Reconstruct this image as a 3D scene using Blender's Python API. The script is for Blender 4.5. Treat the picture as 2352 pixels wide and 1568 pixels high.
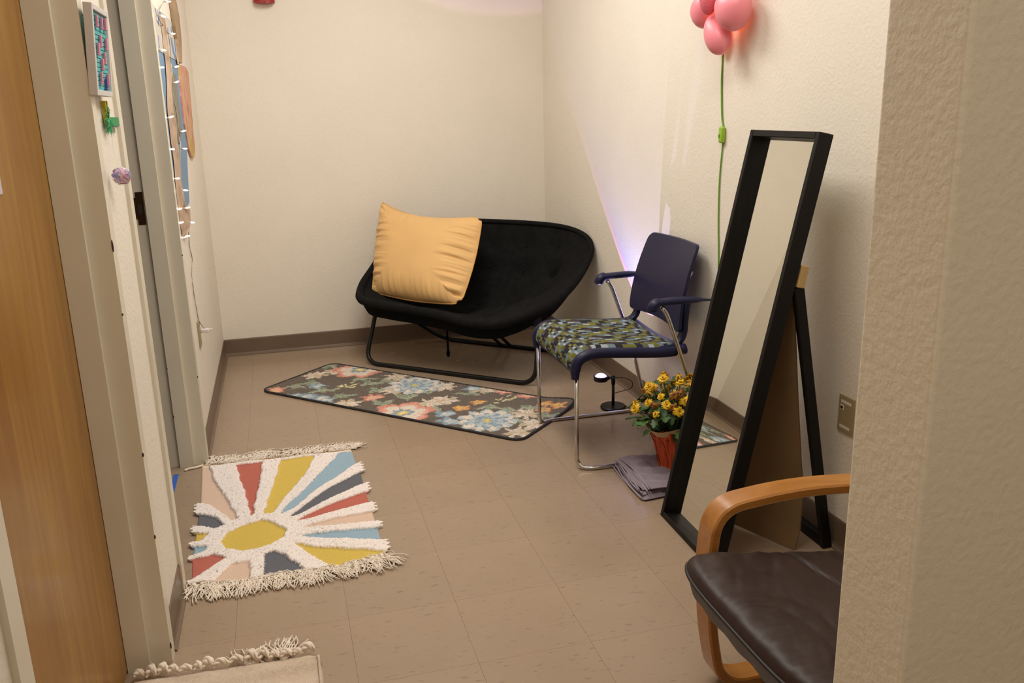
import bpy, bmesh, math, random
import numpy as np
from mathutils import Vector, Matrix, noise as mnoise
random.seed(7); RNG = np.random.default_rng(7)
S = bpy.context.scene
COL = S.collection
for o in list(bpy.data.objects): bpy.data.objects.remove(o)

def lin(h):
    h = h.lstrip('#'); v = [int(h[i:i+2], 16)/255 for i in (0, 2, 4)]
    return tuple(c/12.92 if c <= .04045 else ((c+.055)/1.055)**2.4 for c in v)

# ------------------------------------------------------------------ camera
cd = bpy.data.cameras.new('camera'); cam = bpy.data.objects.new('camera', cd); COL.objects.link(cam)
cd.sensor_width = 36; cd.lens = 1975.89/2352*36; cd.clip_start = .02
CAMR = ((0.96446546, -0.26306779, -0.02452990), (-0.09106103, -0.24381815, -0.96553643), (0.24802070, 0.93346026, -0.25910940))
M = Matrix.Identity(4)
for i in range(3):
    M[i][0] = CAMR[0][i]; M[i][1] = -CAMR[1][i]; M[i][2] = -CAMR[2][i]
M[2][3] = 1.3655
cam.matrix_world = M
S.camera = cam
# ------------------------------------------------------------------ world, lights, exposure
W = bpy.data.worlds.new('world'); S.world = W; W.use_nodes = True
W.node_tree.nodes['Background'].inputs[0].default_value = (1, .9, .75, 1)
W.node_tree.nodes['Background'].inputs[1].default_value = .02
S.view_settings.view_transform = 'Standard'; S.view_settings.look = 'None'
S.cycles.diffuse_bounces = 8; S.view_settings.exposure = 0; S.view_settings.gamma = 1; S.view_settings.use_curve_mapping = False

def area(name, loc, sx, sy, power, color, rot=(0, 0, 0)):
    l = bpy.data.lights.new(name, 'AREA'); l.shape = 'RECTANGLE'; l.size = sx; l.size_y = sy
    l.energy = power; l.color = color
    o = bpy.data.objects.new(name, l); COL.objects.link(o); o.location = loc; o.rotation_euler = rot
    return o
WARM = (1, .96, .885)
area('ceiling_lamp_and_fill', (.48, 3.55, 2.62), .6, 1.2, 33, WARM)
area('ceiling_lamp_and_fill', (.62, 1.85, 2.62), .6, 1.2, 20.5, WARM)  # second lamp added as fill, brightens the mirror's shadow on the right wall
area('hall_ceiling_lamp', (.55, -.45, 2.62), .6, 1.2, 11, (1, .90, .72))
area('side_room_lamp', (-1.5, 3.3, 2.5), .6, .6, 1.6, (.62, .66, 1))
# projector lamp standing on the floor: a cone of light straight up, bluish in the middle with a violet rim
sl = bpy.data.lights.new('sunset_beam', 'SPOT'); sl.energy = 44; sl.spot_size = math.radians(86.5); sl.spot_blend = .03
sl.shadow_soft_size = .004; sl.use_nodes = True
nt = sl.node_tree; nt.nodes.clear()
tc = nt.nodes.new('ShaderNodeTexCoord'); sp = nt.nodes.new('ShaderNodeSeparateXYZ'); ab = nt.nodes.new('ShaderNodeMath'); ab.operation = 'ABSOLUTE'
mr = nt.nodes.new('ShaderNodeMapRange'); mr.inputs[1].default_value = .731; mr.inputs[2].default_value = 1
cr = nt.nodes.new('ShaderNodeValToRGB'); em = nt.nodes.new('ShaderNodeEmission'); ot = nt.nodes.new('ShaderNodeOutputLight')
el = cr.color_ramp.elements
el[0].position = 0; el[0].color = (.95, .50, .72, 1); el[1].position = 1; el[1].color = (.30, .27, .42, 1)
for p, c in ((.035, (.60, .26, .95)), (.10, (.33, .20, 1.0)), (.22, (.26, .32, 1.0)), (.5, (.40, .40, .85))):
    e = el.new(p); e.color = (*c, 1)
nt.links.new(tc.outputs['Normal'], sp.inputs[0]); nt.links.new(sp.outputs[2], ab.inputs[0]); nt.links.new(ab.outputs[0], mr.inputs[0])
nt.links.new(mr.outputs[0], cr.inputs[0]); nt.links.new(cr.outputs[0], em.inputs[0]); nt.links.new(em.outputs[0], ot.inputs[0])
slo = bpy.data.objects.new('sunset_beam', sl); COL.objects.link(slo); slo.location = (1.375, 3.584, .186); slo.rotation_euler = (math.pi, 0, 0)

# ------------------------------------------------------------------ materials
MATS = {}
def mat(name, color, rough=.6, metal=0, bump=0, bscale=200, var=0, vscale=8, spec=.5, emit=None, estr=0, trans=0, stretch=None, attr=None, sheen=0, bdist=.002, coat=0, sss=0, rvar=False):
    if name in MATS: return MATS[name]
    m = bpy.data.materials.new(name); m.use_nodes = True; n = m.node_tree.nodes; L = m.node_tree.links
    b = n['Principled BSDF']
    if isinstance(color, str): color = lin(color)
    b.inputs['Base Color'].default_value = (*color, 1); b.inputs['Roughness'].default_value = rough; b.inputs['Metallic'].default_value = metal
    b.inputs['Specular IOR Level'].default_value = spec
    if trans: b.inputs['Transmission Weight'].default_value = trans
    if sheen: b.inputs['Sheen Weight'].default_value = sheen
    if coat: b.inputs['Coat Weight'].default_value = coat; b.inputs['Coat Roughness'].default_value = .15
    if sss: b.inputs['Subsurface Weight'].default_value = sss; b.inputs['Subsurface Radius'].default_value = (.02, .01, .008); b.inputs['Subsurface Scale'].default_value = 1
    if emit: b.inputs['Emission Color'].default_value = (*emit, 1); b.inputs['Emission Strength'].default_value = estr
    tcn = n.new('ShaderNodeTexCoord'); vec = tcn.outputs['Object']
    if stretch:
        mp = n.new('ShaderNodeMapping'); mp.inputs['Scale'].default_value = stretch; L.new(vec, mp.inputs[0]); vec = mp.outputs[0]
    src = None
    if attr:
        a = n.new('ShaderNodeAttribute'); a.attribute_name = attr; src = a.outputs['Color']; L.new(src, b.inputs['Base Color'])
    if var:
        nz = n.new('ShaderNodeTexNoise'); nz.inputs['Scale'].default_value = vscale; nz.inputs['Detail'].default_value = 5; L.new(vec, nz.inputs['Vector'])
        r = n.new('ShaderNodeMapRange'); r.inputs[1].default_value = .3; r.inputs[2].default_value = .7; r.inputs[3].default_value = 1-var; r.inputs[4].default_value = 1+var; L.new(nz.outputs[0], r.inputs[0])
        mx = n.new('ShaderNodeMix'); mx.data_type = 'RGBA'; mx.blend_type = 'MULTIPLY'; mx.inputs[0].default_value = 1
        if src: L.new(src, mx.inputs[6])
        else: mx.inputs[6].default_value = (*color, 1)
        L.new(r.outputs[0], mx.inputs[7]); src = mx.outputs[2]; L.new(src, b.inputs['Base Color'])
    if rvar:   # slight brightness change from object to object
        oi = n.new('ShaderNodeObjectInfo'); r = n.new('ShaderNodeMapRange'); r.inputs[3].default_value = 1-rvar; r.inputs[4].default_value = 1+rvar; L.new(oi.outputs['Random'], r.inputs[0])
        mx = n.new('ShaderNodeMix'); mx.data_type = 'RGBA'; mx.blend_type = 'MULTIPLY'; mx.inputs[0].default_value = 1
        if src: L.new(src, mx.inputs[6])
        else: mx.inputs[6].default_value = (*color, 1)
        L.new(r.outputs[0], mx.inputs[7]); L.new(mx.outputs[2], b.inputs['Base Color'])
    if bump:
        bn = n.new('ShaderNodeTexNoise'); bn.inputs['Scale'].default_value = bscale; bn.inputs['Detail'].default_value = 3; L.new(vec, bn.inputs['Vector'])
        bp = n.new('ShaderNodeBump'); bp.inputs['Strength'].default_value = bump; bp.inputs['Distance'].default_value = bdist; L.new(bn.outputs[0], bp.inputs['Height']); L.new(bp.outputs[0], b.inputs['Normal'])
    MATS[name] = m; return m

WALLC = (.79, .735, .64)
m_wall = mat('wall_paint', WALLC, .55, bump=.42, bscale=95, bdist=.004, var=.02, vscale=2.5, spec=.3)
m_frame = mat('frame_enamel', (.70, .65, .54), .35, bump=.06, bscale=60, var=.02)
m_base = mat('vinyl_base', '#6e5c4c', .35, var=.05, vscale=12)
m_ceil = mat('ceiling_tile', (.78, .75, .68), .8)
m_joint = mat('tile_joint', '#4d4034', .7)
m_black = mat('black_metal', (.004, .004, .0042), .36, spec=.35)
m_chrome = mat('chrome', (.62, .60, .58), .16, metal=1)
m_navy = mat('navy_plastic', '#15173a', .42, spec=.35, bump=.15, bscale=900, bdist=.0005)
m_mirfr = mat('black_brown_frame', '#0a0807', .45, spec=.25, var=.15, vscale=40, stretch=(1, 1, .15))
m_glass = mat('mirror_glass', (.80, .81, .76), .015, metal=1)
m_plate = mat('ivory_plate', '#9c8d68', .4)
m_white = mat('white_plastic', '#d8d0c4', .4)

def tile_mat():
    m = mat('vinyl_tile', (.335,.245,.168), .3, var=.05, vscale=3, rvar=.010); n = m.node_tree.nodes; L = m.node_tree.links
    b = n['Principled BSDF']; src = b.inputs['Base Color'].links[0].from_socket
    tc = n.new('ShaderNodeTexCoord'); oi = n.new('ShaderNodeObjectInfo'); add = n.new('ShaderNodeVectorMath'); add.operation = 'ADD'
    sc = n.new('ShaderNodeVectorMath'); sc.operation = 'SCALE'; sc.inputs['Scale'].default_value = 7.3
    L.new(oi.outputs['Location'], sc.inputs[0]); L.new(tc.outputs['Object'], add.inputs[0]); L.new(sc.outputs[0], add.inputs[1])
    def flecks(scale, st, lo, hi, colr, fac, src):
        mp = n.new('ShaderNodeMapping'); mp.inputs['Scale'].default_value = st; mp.inputs['Rotation'].default_value = (0, 0, .12); L.new(add.outputs[0], mp.inputs[0])
        nz = n.new('ShaderNodeTexNoise'); nz.inputs['Scale'].default_value = scale; nz.inputs['Detail'].default_value = 2.5; nz.inputs['Roughness'].default_value = .6; L.new(mp.outputs[0], nz.inputs[0])
        r = n.new('ShaderNodeMapRange'); r.inputs[1].default_value = lo; r.inputs[2].default_value = hi; r.inputs[4].default_value = fac; L.new(nz.outputs[0], r.inputs[0])
        mx = n.new('ShaderNodeMix'); mx.data_type = 'RGBA'; L.new(r.outputs[0], mx.inputs[0]); L.new(src, mx.inputs[6]); mx.inputs[7].default_value = (*lin(colr), 1)
        return mx.outputs[2]
    src = flecks(38, (.55, 1.6, 1), .62, .70, '#776550', .45, src)
    src = flecks(60, (.5, 1.5, 1), .64, .72, '#6a5a4a', .5, src)
    src = flecks(95, (.6, 1.5, 1), .67, .75, '#b5a48c', .12, src)
    L.new(src, b.inputs['Base Color'])
    nz = n.new('ShaderNodeTexNoise'); nz.inputs['Scale'].default_value = 5; L.new(add.outputs[0], nz.inputs[0])
    r = n.new('ShaderNodeMapRange'); r.inputs[3].default_value = .16; r.inputs[4].default_value = .34; L.new(nz.outputs[0], r.inputs[0]); L.new(r.outputs[0], b.inputs['Roughness'])
    return m
m_tile = tile_mat()

def wood_mat(name, c1, c2, rough, stretch, scale=14):
    m = mat(name, c1, rough, coat=.25); n = m.node_tree.nodes; L = m.node_tree.links; b = n['Principled BSDF']
    tc = n.new('ShaderNodeTexCoord'); mp = n.new('ShaderNodeMapping'); mp.inputs['Scale'].default_value = stretch; L.new(tc.outputs['Object'], mp.inputs[0])
    nz = n.new('ShaderNodeTexNoise'); nz.inputs['Scale'].default_value = scale; nz.inputs['Detail'].default_value = 7; nz.inputs['Distortion'].default_value = .6; L.new(mp.outputs[0], nz.inputs[0])
    r = n.new('ShaderNodeValToRGB'); r.color_ramp.elements[0].position = .35; r.color_ramp.elements[1].position = .68
    r.color_ramp.elements[0].color = (*lin(c1), 1); r.color_ramp.elements[1].color = (*lin(c2), 1); L.new(nz.outputs[0], r.inputs[0]); L.new(r.outputs[0], b.inputs['Base Color'])
    return m
m_door = wood_mat('stained_birch_door', '#8c5d1a', '#a07428', .42, (1, 2.2, .18))
m_birch = wood_mat('honey_birch', '#a0682c', '#b57b39', .34, (.5, 2.5, 2.5))

# ------------------------------------------------------------------ builders
ORG = {}
def org(o): return ORG.get(o.name, Vector((0, 0, 0)))
def tag(o, label=None, cat=None, group=None, kind=None):
    if label: o['label'] = label
    if cat: o['category'] = cat
    if group: o['group'] = group
    if kind: o['kind'] = kind
    return o
def thing(name, loc, label=None, cat=None, group=None, kind=None):
    o = bpy.data.objects.new(name, None); COL.objects.link(o); o.location = loc; o.empty_display_size = .05
    ORG[o.name] = Vector(loc); return tag(o, label, cat, group, kind)
def obj(name, vf, m, parent=None, smooth=False, label=None, cat=None, group=None, kind=None, loc=None, cols=None, dom='POINT', ang=None):
    """verts in world space; object origin = parent's origin, or loc"""
    v, f = vf
    base = org(parent) if parent else Vector(loc or (0, 0, 0))
    me = bpy.data.meshes.new(name)
    va = np.asarray([tuple(p) for p in v], dtype=float) - np.array(base)
    me.from_pydata(va.tolist(), [], [tuple(q) for q in f])
    if isinstance(m, (list, tuple)):
        for x in m: me.materials.append(x)
    else: me.materials.append(m)
    if cols is not None:
        ca = me.color_attributes.new('Col', 'FLOAT_COLOR', dom); a = np.ones((len(ca.data), 4), dtype=np.float32); a[:, :3] = cols; ca.data.foreach_set('color', a.ravel())
    if smooth:
        me.polygons.foreach_set('use_smooth', [True]*len(me.polygons))
        if ang: me.set_sharp_from_angle(angle=math.radians(ang))
    me.update()
    o = bpy.data.objects.new(name, me); COL.objects.link(o)
    if parent: o.parent = parent
    else: o.location = base
    ORG[o.name] = base
    return tag(o, label, cat, group, kind)
def inst(src, name, loc, parent, rot=(0, 0, 0), scale=(1, 1, 1)):
    c = src.copy(); c.name = name; COL.objects.link(c); c.parent = parent
    c.location = Vector(loc) - (org(parent) if parent else Vector((0, 0, 0))); c.rotation_euler = rot; c.scale = scale; ORG[c.name] = Vector(loc); return c
def join(*vfs):
    V, F = [], []
    for v, f in vfs:
        k = len(V); V += [tuple(p) for p in v]; F += [tuple(i+k for i in q) for q in f]
    return V, F
def box(x0, x1, y0, y1, z0, z1):
    v = [(x, y, z) for z in (z0, z1) for y in (y0, y1) for x in (x0, x1)]
    return v, [(0, 2, 3, 1), (4, 5, 7, 6), (0, 1, 5, 4), (2, 6, 7, 3), (0, 4, 6, 2), (1, 3, 7, 5)]
def bevbox(x0, x1, y0, y1, z0, z1, r=.004, seg=2):
    bm = bmesh.new(); bmesh.ops.create_cube(bm, size=1)
    for v in bm.verts: v.co = Vector(((x0+x1)/2+v.co.x*(x1-x0), (y0+y1)/2+v.co.y*(y1-y0), (z0+z1)/2+v.co.z*(z1-z0)))
    bmesh.ops.bevel(bm, geom=bm.edges[:], offset=r, segments=seg, affect='EDGES', profile=.5)
    bm.verts.index_update(); out = [tuple(v.co) for v in bm.verts], [tuple(v.index for v in f.verts) for f in bm.faces]; bm.free(); return out
def xf(vf, Mx): return [tuple(Mx @ Vector(p)) for p in vf[0]], vf[1]
def spline(pts, n=6, closed=False):
    P = [Vector(p) for p in pts]; out = []; N = len(P)
    for i in range(N if closed else N-1):
        a = P[(i-1) % N] if closed or i > 0 else P[0]*2-P[1]; b = P[i]; c = P[(i+1) % N]; d = P[(i+2) % N] if closed or i+2 < N else P[-1]*2-P[-2]
        for k in range(n):
            t = k/n; out.append(.5*((2*b)+(c-a)*t+(2*a-5*b+4*c-d)*t*t+(3*b-a-3*c+d)*t**3))
    if not closed: out.append(P[-1])
    return out
def fillet(pts, r, n=5):
    P = [Vector(p) for p in pts]; out = [P[0]]
    for i in range(1, len(P)-1):
        a, b, c = P[i-1], P[i], P[i+1]; rr = r[i] if isinstance(r, (list, tuple)) else r
        d1 = (a-b); d2 = (c-b); k = min(rr, d1.length*.49, d2.length*.49); p = b+d1.normalized()*k; q = b+d2.normalized()*k
        for j in range(n+1):
            t = j/n; out.append(p*(1-t)**2+b*2*t*(1-t)+q*t*t)
    out.append(P[-1]); return out
def tube(pts, r, sides=10, closed=False, cap=True):
    P = [Vector(p) for p in pts]; n = len(P); V, F = [], []
    T = []
    for i in range(n):
        a = P[(i-1) % n] if (closed or i) else P[i]; b = P[(i+1) % n] if (closed or i < n-1) else P[i]
        t = (b-a); T.append(t.normalized() if t.length > 1e-9 else Vector((0, 0, 1)))
    up = Vector((0, 0, 1)) if abs(T[0].z) < .9 else Vector((1, 0, 0)); N = (up-T[0]*up.dot(T[0])).normalized()
    for i in range(n):
        N = N-T[i]*N.dot(T[i]); N = N.normalized() if N.length > 1e-6 else T[i].orthogonal().normalized(); B = T[i].cross(N)
        rr = r[i] if isinstance(r, (list, tuple)) else r
        for k in range(sides):
            a = 2*math.pi*k/sides; V.append(P[i]+(N*math.cos(a)+B*math.sin(a))*rr)
    m = n if closed else n-1
    for i in range(m):
        for k in range(sides):
            j = (i+1) % n; F.append((i*sides+k, i*sides+(k+1) % sides, j*sides+(k+1) % sides, j*sides+k))
    if cap and not closed: F.append(tuple(range(sides))[::-1]); F.append(tuple((n-1)*sides+k for k in range(sides)))
    return V, F
def lathe(prof, c=(0, 0, 0), seg=24, axis='z'):
    V, F = [], []; n = len(prof)
    for k in range(seg):
        a = 2*math.pi*k/seg
        for r, z in prof:
            p = (r*math.cos(a), r*math.sin(a), z)
            if axis == 'x': p = (z, p[0], p[1])
            V.append((c[0]+p[0], c[1]+p[1], c[2]+p[2]))
    for k in range(seg):
        for i in range(n-1): F.append((k*n+i, ((k+1) % seg)*n+i, ((k+1) % seg)*n+i+1, k*n+i+1))
    return V, F
def grid(fn, nu, nv, closed_u=False):
    V = [fn(i/(nu if closed_u else nu-1), j/(nv-1)) for i in range(nu) for j in range(nv)]; F = []
    for i in range(nu if closed_u else nu-1):
        for j in range(nv-1): F.append((i*nv+j, ((i+1) % nu)*nv+j, ((i+1) % nu)*nv+j+1, i*nv+j+1))
    return V, F
def sweep_rect(pts, w, t, wdir):
    """flat strip: width w along wdir, thickness t across the path"""
    P = [Vector(p) for p in pts]; wd = Vector(wdir).normalized(); V, F = [], []; n = len(P); b = min(w, t)*.18
    for i in range(n):
        T = (P[min(i+1, n-1)]-P[max(i-1, 0)]).normalized(); N = T.cross(wd).normalized()
        for a, c in ((-w/2+b, -t/2), (w/2-b, -t/2), (w/2, -t/2+b), (w/2, t/2-b), (w/2-b, t/2), (-w/2+b, t/2), (-w/2, t/2-b), (-w/2, -t/2+b)):
            V.append(P[i]+wd*a+N*c)
    for i in range(n-1):
        for k in range(8): F.append((i*8+k, i*8+(k+1) % 8, (i+1)*8+(k+1) % 8, (i+1)*8+k))
    F.append(tuple(range(8))[::-1]); F.append(tuple((n-1)*8+k for k in range(8))); return V, F
def prism(poly, z0, z1):
    n = len(poly); V = [(x, y, z0) for x, y in poly]+[(x, y, z1) for x, y in poly]
    return V, [tuple(range(n))[::-1], tuple(range(n, 2*n))]+[(i, (i+1) % n, n+(i+1) % n, n+i) for i in range(n)]
def ellip(c, r, R=None, nu=20, nv=12):
    R = R or Matrix.Identity(3); c = Vector(c)
    return grid(lambda u, v: c+R @ Vector((r[0]*math.cos(2*math.pi*u)*math.sin(math.pi*v), r[1]*math.sin(2*math.pi*u)*math.sin(math.pi*v), r[2]*math.cos(math.pi*v))), nu, nv, True)
def struct(o): o['kind'] = 'structure'; return o

# ================================================================== SETTING
XL, XR, YB, H = -.381, 1.613, 5.183, 2.63
floor = struct(obj('floor', box(-.53, 2.6, -1.7, 5.3, -.06, -.003), m_joint))
t0 = obj('tile', box(.00025, .30455, .00025, .30455, -.004, 0), m_tile, floor)
t0.location = (.0858-2*.3048, 2.186-12*.3048, 0)
for ix in range(-2, 8):
    for iy in range(-12, 10):
        x = .0858+ix*.3048; y = 2.186+iy*.3048
        if (ix, iy) == (-2, -12) or (x > 1.6 and y > .8): continue
        inst(t0, 'tile', (x, y, 0), floor)
ceil = struct(obj('ceiling', box(-2.6, 2.6, -1.7, 5.3, H, H+.05), m_ceil))
struct(obj('wall_back', box(-2.6, XR+.12, YB, YB+.12, 0, H), m_wall))
struct(obj('wall_right', box(XR, XR+.12, .882, YB, 0, H), m_wall))
# left wall with two door openings
struct(obj('wall_left', join(box(-.525, XL, -1.7, 1.085, 0, H), box(-.525, XL, 2.168, 2.462, 0, H), box(-.525, XL, 3.548, YB, 0, H),
       box(-.525, XL, 1.085, 2.168, 2.16, H), box(-.525, XL, 2.462, 3.548, 2.16, H)), m_wall))
struct(obj('wall_front', bevbox(.68, 2.6, .755, .882, 0, H, .006, 3), m_wall))
struct(obj('wall_hall_side', box(2.5, 2.6, -1.7, .755, 0, H), m_wall))
struct(obj('wall_hall_end', box(-.525, 2.6, -1.75, -1.7, 0, H), m_wall))
# room behind the second door, seen through a gap of a few centimetres
m_side = mat('side_room_paint', (.5, .48, .46), .7); m_carpet = mat('dark_carpet', '#1d1a1c', .95, bump=.5, bscale=300)
struct(obj('wall_side_room', box(-2.6, -2.5, .9, YB, 0, H), m_side))
struct(obj('wall_side_room_end', box(-2.6, -.525, .9, 1.0, 0, H), m_side))
struct(obj('floor_side_room', box(-2.6, -.53, .9, YB, -.06, .004), m_carpet))

def base_prof(axis, pos, a, b, sgn):
    prof = [(0, 0), (.016, 0), (.0155, .004), (.008, .009), (.0045, .018), (.004, .096), (.002, .1015), (0, .102)]
    V, F = [], []; n = len(prof)
    for t in (a, b):
        for d, z in prof: V.append((pos+sgn*d, t, z) if axis == 'x' else (t, pos+sgn*d, z))
    F = [(i, (i+1) % n, n+(i+1) % n, n+i) for i in range(n)]+[tuple(range(n))[::-1], tuple(range(n, 2*n))]
    return V, F
struct(obj('baseboard_back', base_prof('y', YB, XL, XR, -1), m_base))
struct(obj('baseboard_right', base_prof('x', XR, .882, YB, -1), m_base))
struct(obj('baseboard_left', base_prof('x', XL, 3.55, YB, 1), m_base))
struct(obj('baseboard_left', base_prof('x', XL, 2.168, 2.462, 1), m_base))

# hollow-metal frames: (x, y) section of one jamb; s=+1: far jamb of an opening ending at y, s=-1: near jamb
def jamb(y, s):
    p = [(-.372, y+s*.05), (-.372, y), (-.424, y), (-.424, y-s*.016), (-.478, y-s*.016), (-.478, y), (-.533, y), (-.533, y+s*.05)]
    return prism(p if s < 0 else p[::-1], 0, 2.16)
def head(y0, y1):
    p = [(-.372, 2.16), (-.372, 2.11), (-.424, 2.11), (-.424, 2.094), (-.478, 2.094), (-.478, 2.11), (-.533, 2.11), (-.533, 2.16)]
    V, F = prism(p, y0, y1); return [(a, c, b) for a, b, c in V], F
m_gap = mat('dark_gap', (.004, .003, .003), .8)
d1 = thing('door_1', (-.45, 1.63, 0), kind='structure')
obj('jamb', jamb(2.12, 1), m_frame, d1); obj('jamb', jamb(1.135, -1), m_frame, d1); obj('head', head(1.085, 2.17), m_frame, d1)
obj('leaf', bevbox(-.524, -.479, 1.142, 2.111, .008, 2.10, .002, 1), m_door, d1, label='honey stained birch door leaf')
obj('gap_shade_sheet', box(-.534, -.53, 1.13, 2.125, 0, 2.11), m_gap, d1)  # near-black sheet standing in for the shade behind the leaf
d2 = thing('door_2', (-.45, 3.0, 0), kind='structure')
obj('jamb', jamb(3.50, 1), m_frame, d2); obj('jamb', jamb(2.512, -1), m_frame, d2); obj('head', head(2.462, 3.55), m_frame, d2)
m_brass = mat('dark_bronze_plate', '#4a331c', .35, metal=.7)
# strike plate: a tall plate with a lip and a latch hole
sy = 3.4985
stv = [(-.4845, 1.106), (-.4845, .984), (-.511, .984), (-.511, 1.005), (-.526, 1.009), (-.526, 1.083), (-.511, 1.086), (-.511, 1.106)]
sv = [(x, sy-.0012, z) for x, z in stv]+[(x, sy+.001, z) for x, z in stv]; nn = len(stv)
st = obj('strike_plate', (sv, [tuple(range(nn))[::-1], tuple(range(nn, 2*nn))]+[(i, (i+1) % nn, nn+(i+1) % nn, nn+i) for i in range(nn)]), m_brass, d2, label='dark bronze strike plate')
obj('latch_hole', box(-.506, -.492, sy-.0022, sy-.001, 1.025, 1.063), mat('latch_dark', '#2b2420', .6), st)
for zz in (.994, 1.096): obj('screw', lathe([(0, -.0012), (.0032, -.0008), (.0035, 0)], (-.497, sy-.001, zz), 10), m_chrome, st)
# chips in the enamel on the jamb edges
m_chip = mat('chipped_enamel', '#3a2a28', .6)
chips = [(-.3715, 2.1203, z, h) for z, h in ((1.09, .03), (.93, .006), (.58, .012), (.36, .012), (.05, .02))]+[(-.3717, 3.5003, z, h) for z, h in ((.86, .006), (.37, .008))]+[(-.478, 3.4838, z, h) for z, h in ((.22, .01), (.42, .006))]
obj('paint_chip', join(*[ellip((x, y, z), (.0022, .0022, h/2), None, 8, 6) for x, y, z, h in chips]), m_chip, d2, kind='stuff')

# ================================================================== FUTON (folding double saucer chair)
FO = Vector((.79, 4.37, 0)); FU = Vector((.742, -.67, 0)).normalized(); FN = Vector((.67, .742, 0)).normalized()
def fw(u, n, z): return FO+FU*u+FN*n+Vector((0, 0, z))
fut = thing('folding_lounge_chair', fw(0, .3, 0), 'wide black tufted saucer lounge chair on folding black tube frame in corner', 'chair')
m_futon = mat('black_corduroy', (.0082, .0082, .0080), .95, bump=.5, bscale=500, bdist=.001, var=.25, vscale=30, spec=.12)
m_sling = mat('black_canvas', (.0028, .0028, .0028), .9, bump=.3, bscale=400, spec=.12)
rim = [(0, -.035, .345), (.18, -.045, .322), (.34, -.045, .328), (.46, -.03, .365), (.53, .02, .40), (.59, .12, .43), (.645, .27, .515), (.665, .41, .612), (.640, .49, .675), (.56, .55, .72), (.42, .59, .746), (.2, .60, .757),
       (-.12, .60, .757), (-.38, .60, .747), (-.54, .56, .705), (-.645, .45, .61), (-.66, .30, .49), (-.615, .13, .425), (-.52, -.01, .385), (-.36, -.04, .372), (-.18, -.04, .362)]
RIM = spline(rim, 6, True); NR = len(RIM)
CB = Vector((0, .30, .295))
tufts = [(u, n, z) for (n, z) in ((.17, .325), (.36, .36), (.50, .50), (.60, .62)) for u in (-.42, -.21, 0, .21, .42)]
def sstep(a, b, x): t = min(1, max(0, (x-a)/(b-a))); return t*t*(3-2*t)
def bowl(i, s, dz=0):
    r = RIM[i % NR]; p = CB.lerp(r, s); k = sstep(.40, .60, r.z); prof = max(s, 0)**(1.3+.7*k)
    return Vector((p.x, CB.y+(r.y-CB.y)*s**(1-.28*k), CB.z+(r.z-CB.z)*prof))
def cush_top(us, vs):
    i = int(round(us*NR)); p = bowl(i, vs); d = 0
    for a, b, c in tufts:
        q = (p.x-a)**2+(p.y-b)**2*.8+(p.z-c)**2*.8; d -= .045*math.exp(-q/(2*.036**2))
    d += .012*math.sin(math.pi*min(1, vs))
    k = sstep(.34, .50, p.z); nrm = Vector((0, -.75*k, 1-.35*k))
    p = p+nrm*d; return fw(p.x, p.y, p.z)
cv = [cush_top(i/NR, .04+.96*j/27) for i in range(NR) for j in range(28)]
cf = []
for i in range(NR):
    for j in range(27): cf.append((i*28+j, ((i+1) % NR)*28+j, ((i+1) % NR)*28+j+1, i*28+j+1))
cf.append(tuple(i*28 for i in range(NR)))
cush = obj('cushion', (cv, [q[::-1] for q in cf]), m_futon, fut, True, label='black tufted cushion')
bt0 = None
for a, b, c in tufts:
    best = min(range(len(cv)), key=lambda k: (Vector(cv[k])-fw(a, b, c)).length)
    p = Vector(cv[best])
    if bt0 is None: bt0 = obj('tuft_button', ellip(p, (.009, .009, .009), None, 8, 6), m_futon, cush)
    else:
        k = bt0.copy(); COL.objects.link(k); k.parent = cush; k.location = p-Vector(bt0.data.vertices[0].co+Vector((0, 0, -.009)))-org(cush)
# padded rim roll round the cushion
obj('rim_roll', tube([fw(p.x, p.y, p.z-.006) for p in RIM], [.024-.010*sstep(.45, .65, p.z) for p in RIM], 10, True), m_futon, cush, True)
# sling below: rim down and under
def sling(us, vs):
    i = int(round(us*NR)) % NR; r = RIM[i]
    k = sstep(.40, .62, r.z); dn = .088-.045*k; e = Vector((r.x*.95, r.y+.02, r.z-dn))
    if vs < .42: t = vs/.42; return fw(r.x*(1-.05*t*t), r.y+.02*t, r.z-dn*t)
    t = (vs-.42)/.58; q = max(0, 1-t)
    return fw(e.x*q, .32+(e.y-.32)*q**(1-.3*k), .262+(e.z-.262)*q**(1.5+.2*k))
sv_, sf_ = grid(sling, NR, 20, True); obj('sling', (sv_, sf_), m_sling, fut, True, label='black canvas underside')
RT = .0125
ff = fillet([fw(-.57, .30, .40), fw(-.505, .13, .36), fw(-.53, .0, RT), fw(.53, .0, RT), fw(.505, .13, .38), fw(.57, .30, .42)], [.05, .05, .09, .09, .05, .05], 8)
obj('front_frame', tube(ff, RT, 12), m_black, fut, True)
bf = fillet([fw(-.54, .40, .215), fw(-.50, .48, .145), fw(-.39, .615, RT), fw(.47, .615, RT), fw(.53, .48, .145), fw(.54, .40, .215)], [.1, .1, .09, .09, .1, .1], 8)
obj('back_frame', tube(bf, RT, 12), m_black, fut, True)
for du in (0, .064):
    obj('brace', tube([fw(.018+du, .597, .022), fw(-.02+du, .46, .15), fw(-.04+du, .38, .225)], .010, 8), m_black, fut, True)
obj('hanging_strap', join(tube([fw(-.105, .20, .25), fw(-.108, .205, .16), fw(-.11, .21, .07)], .006, 8), ellip(fw(-.11, .21, .055), (.011, .011, .022), None, 10, 8)), m_sling, fut, True)
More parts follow.
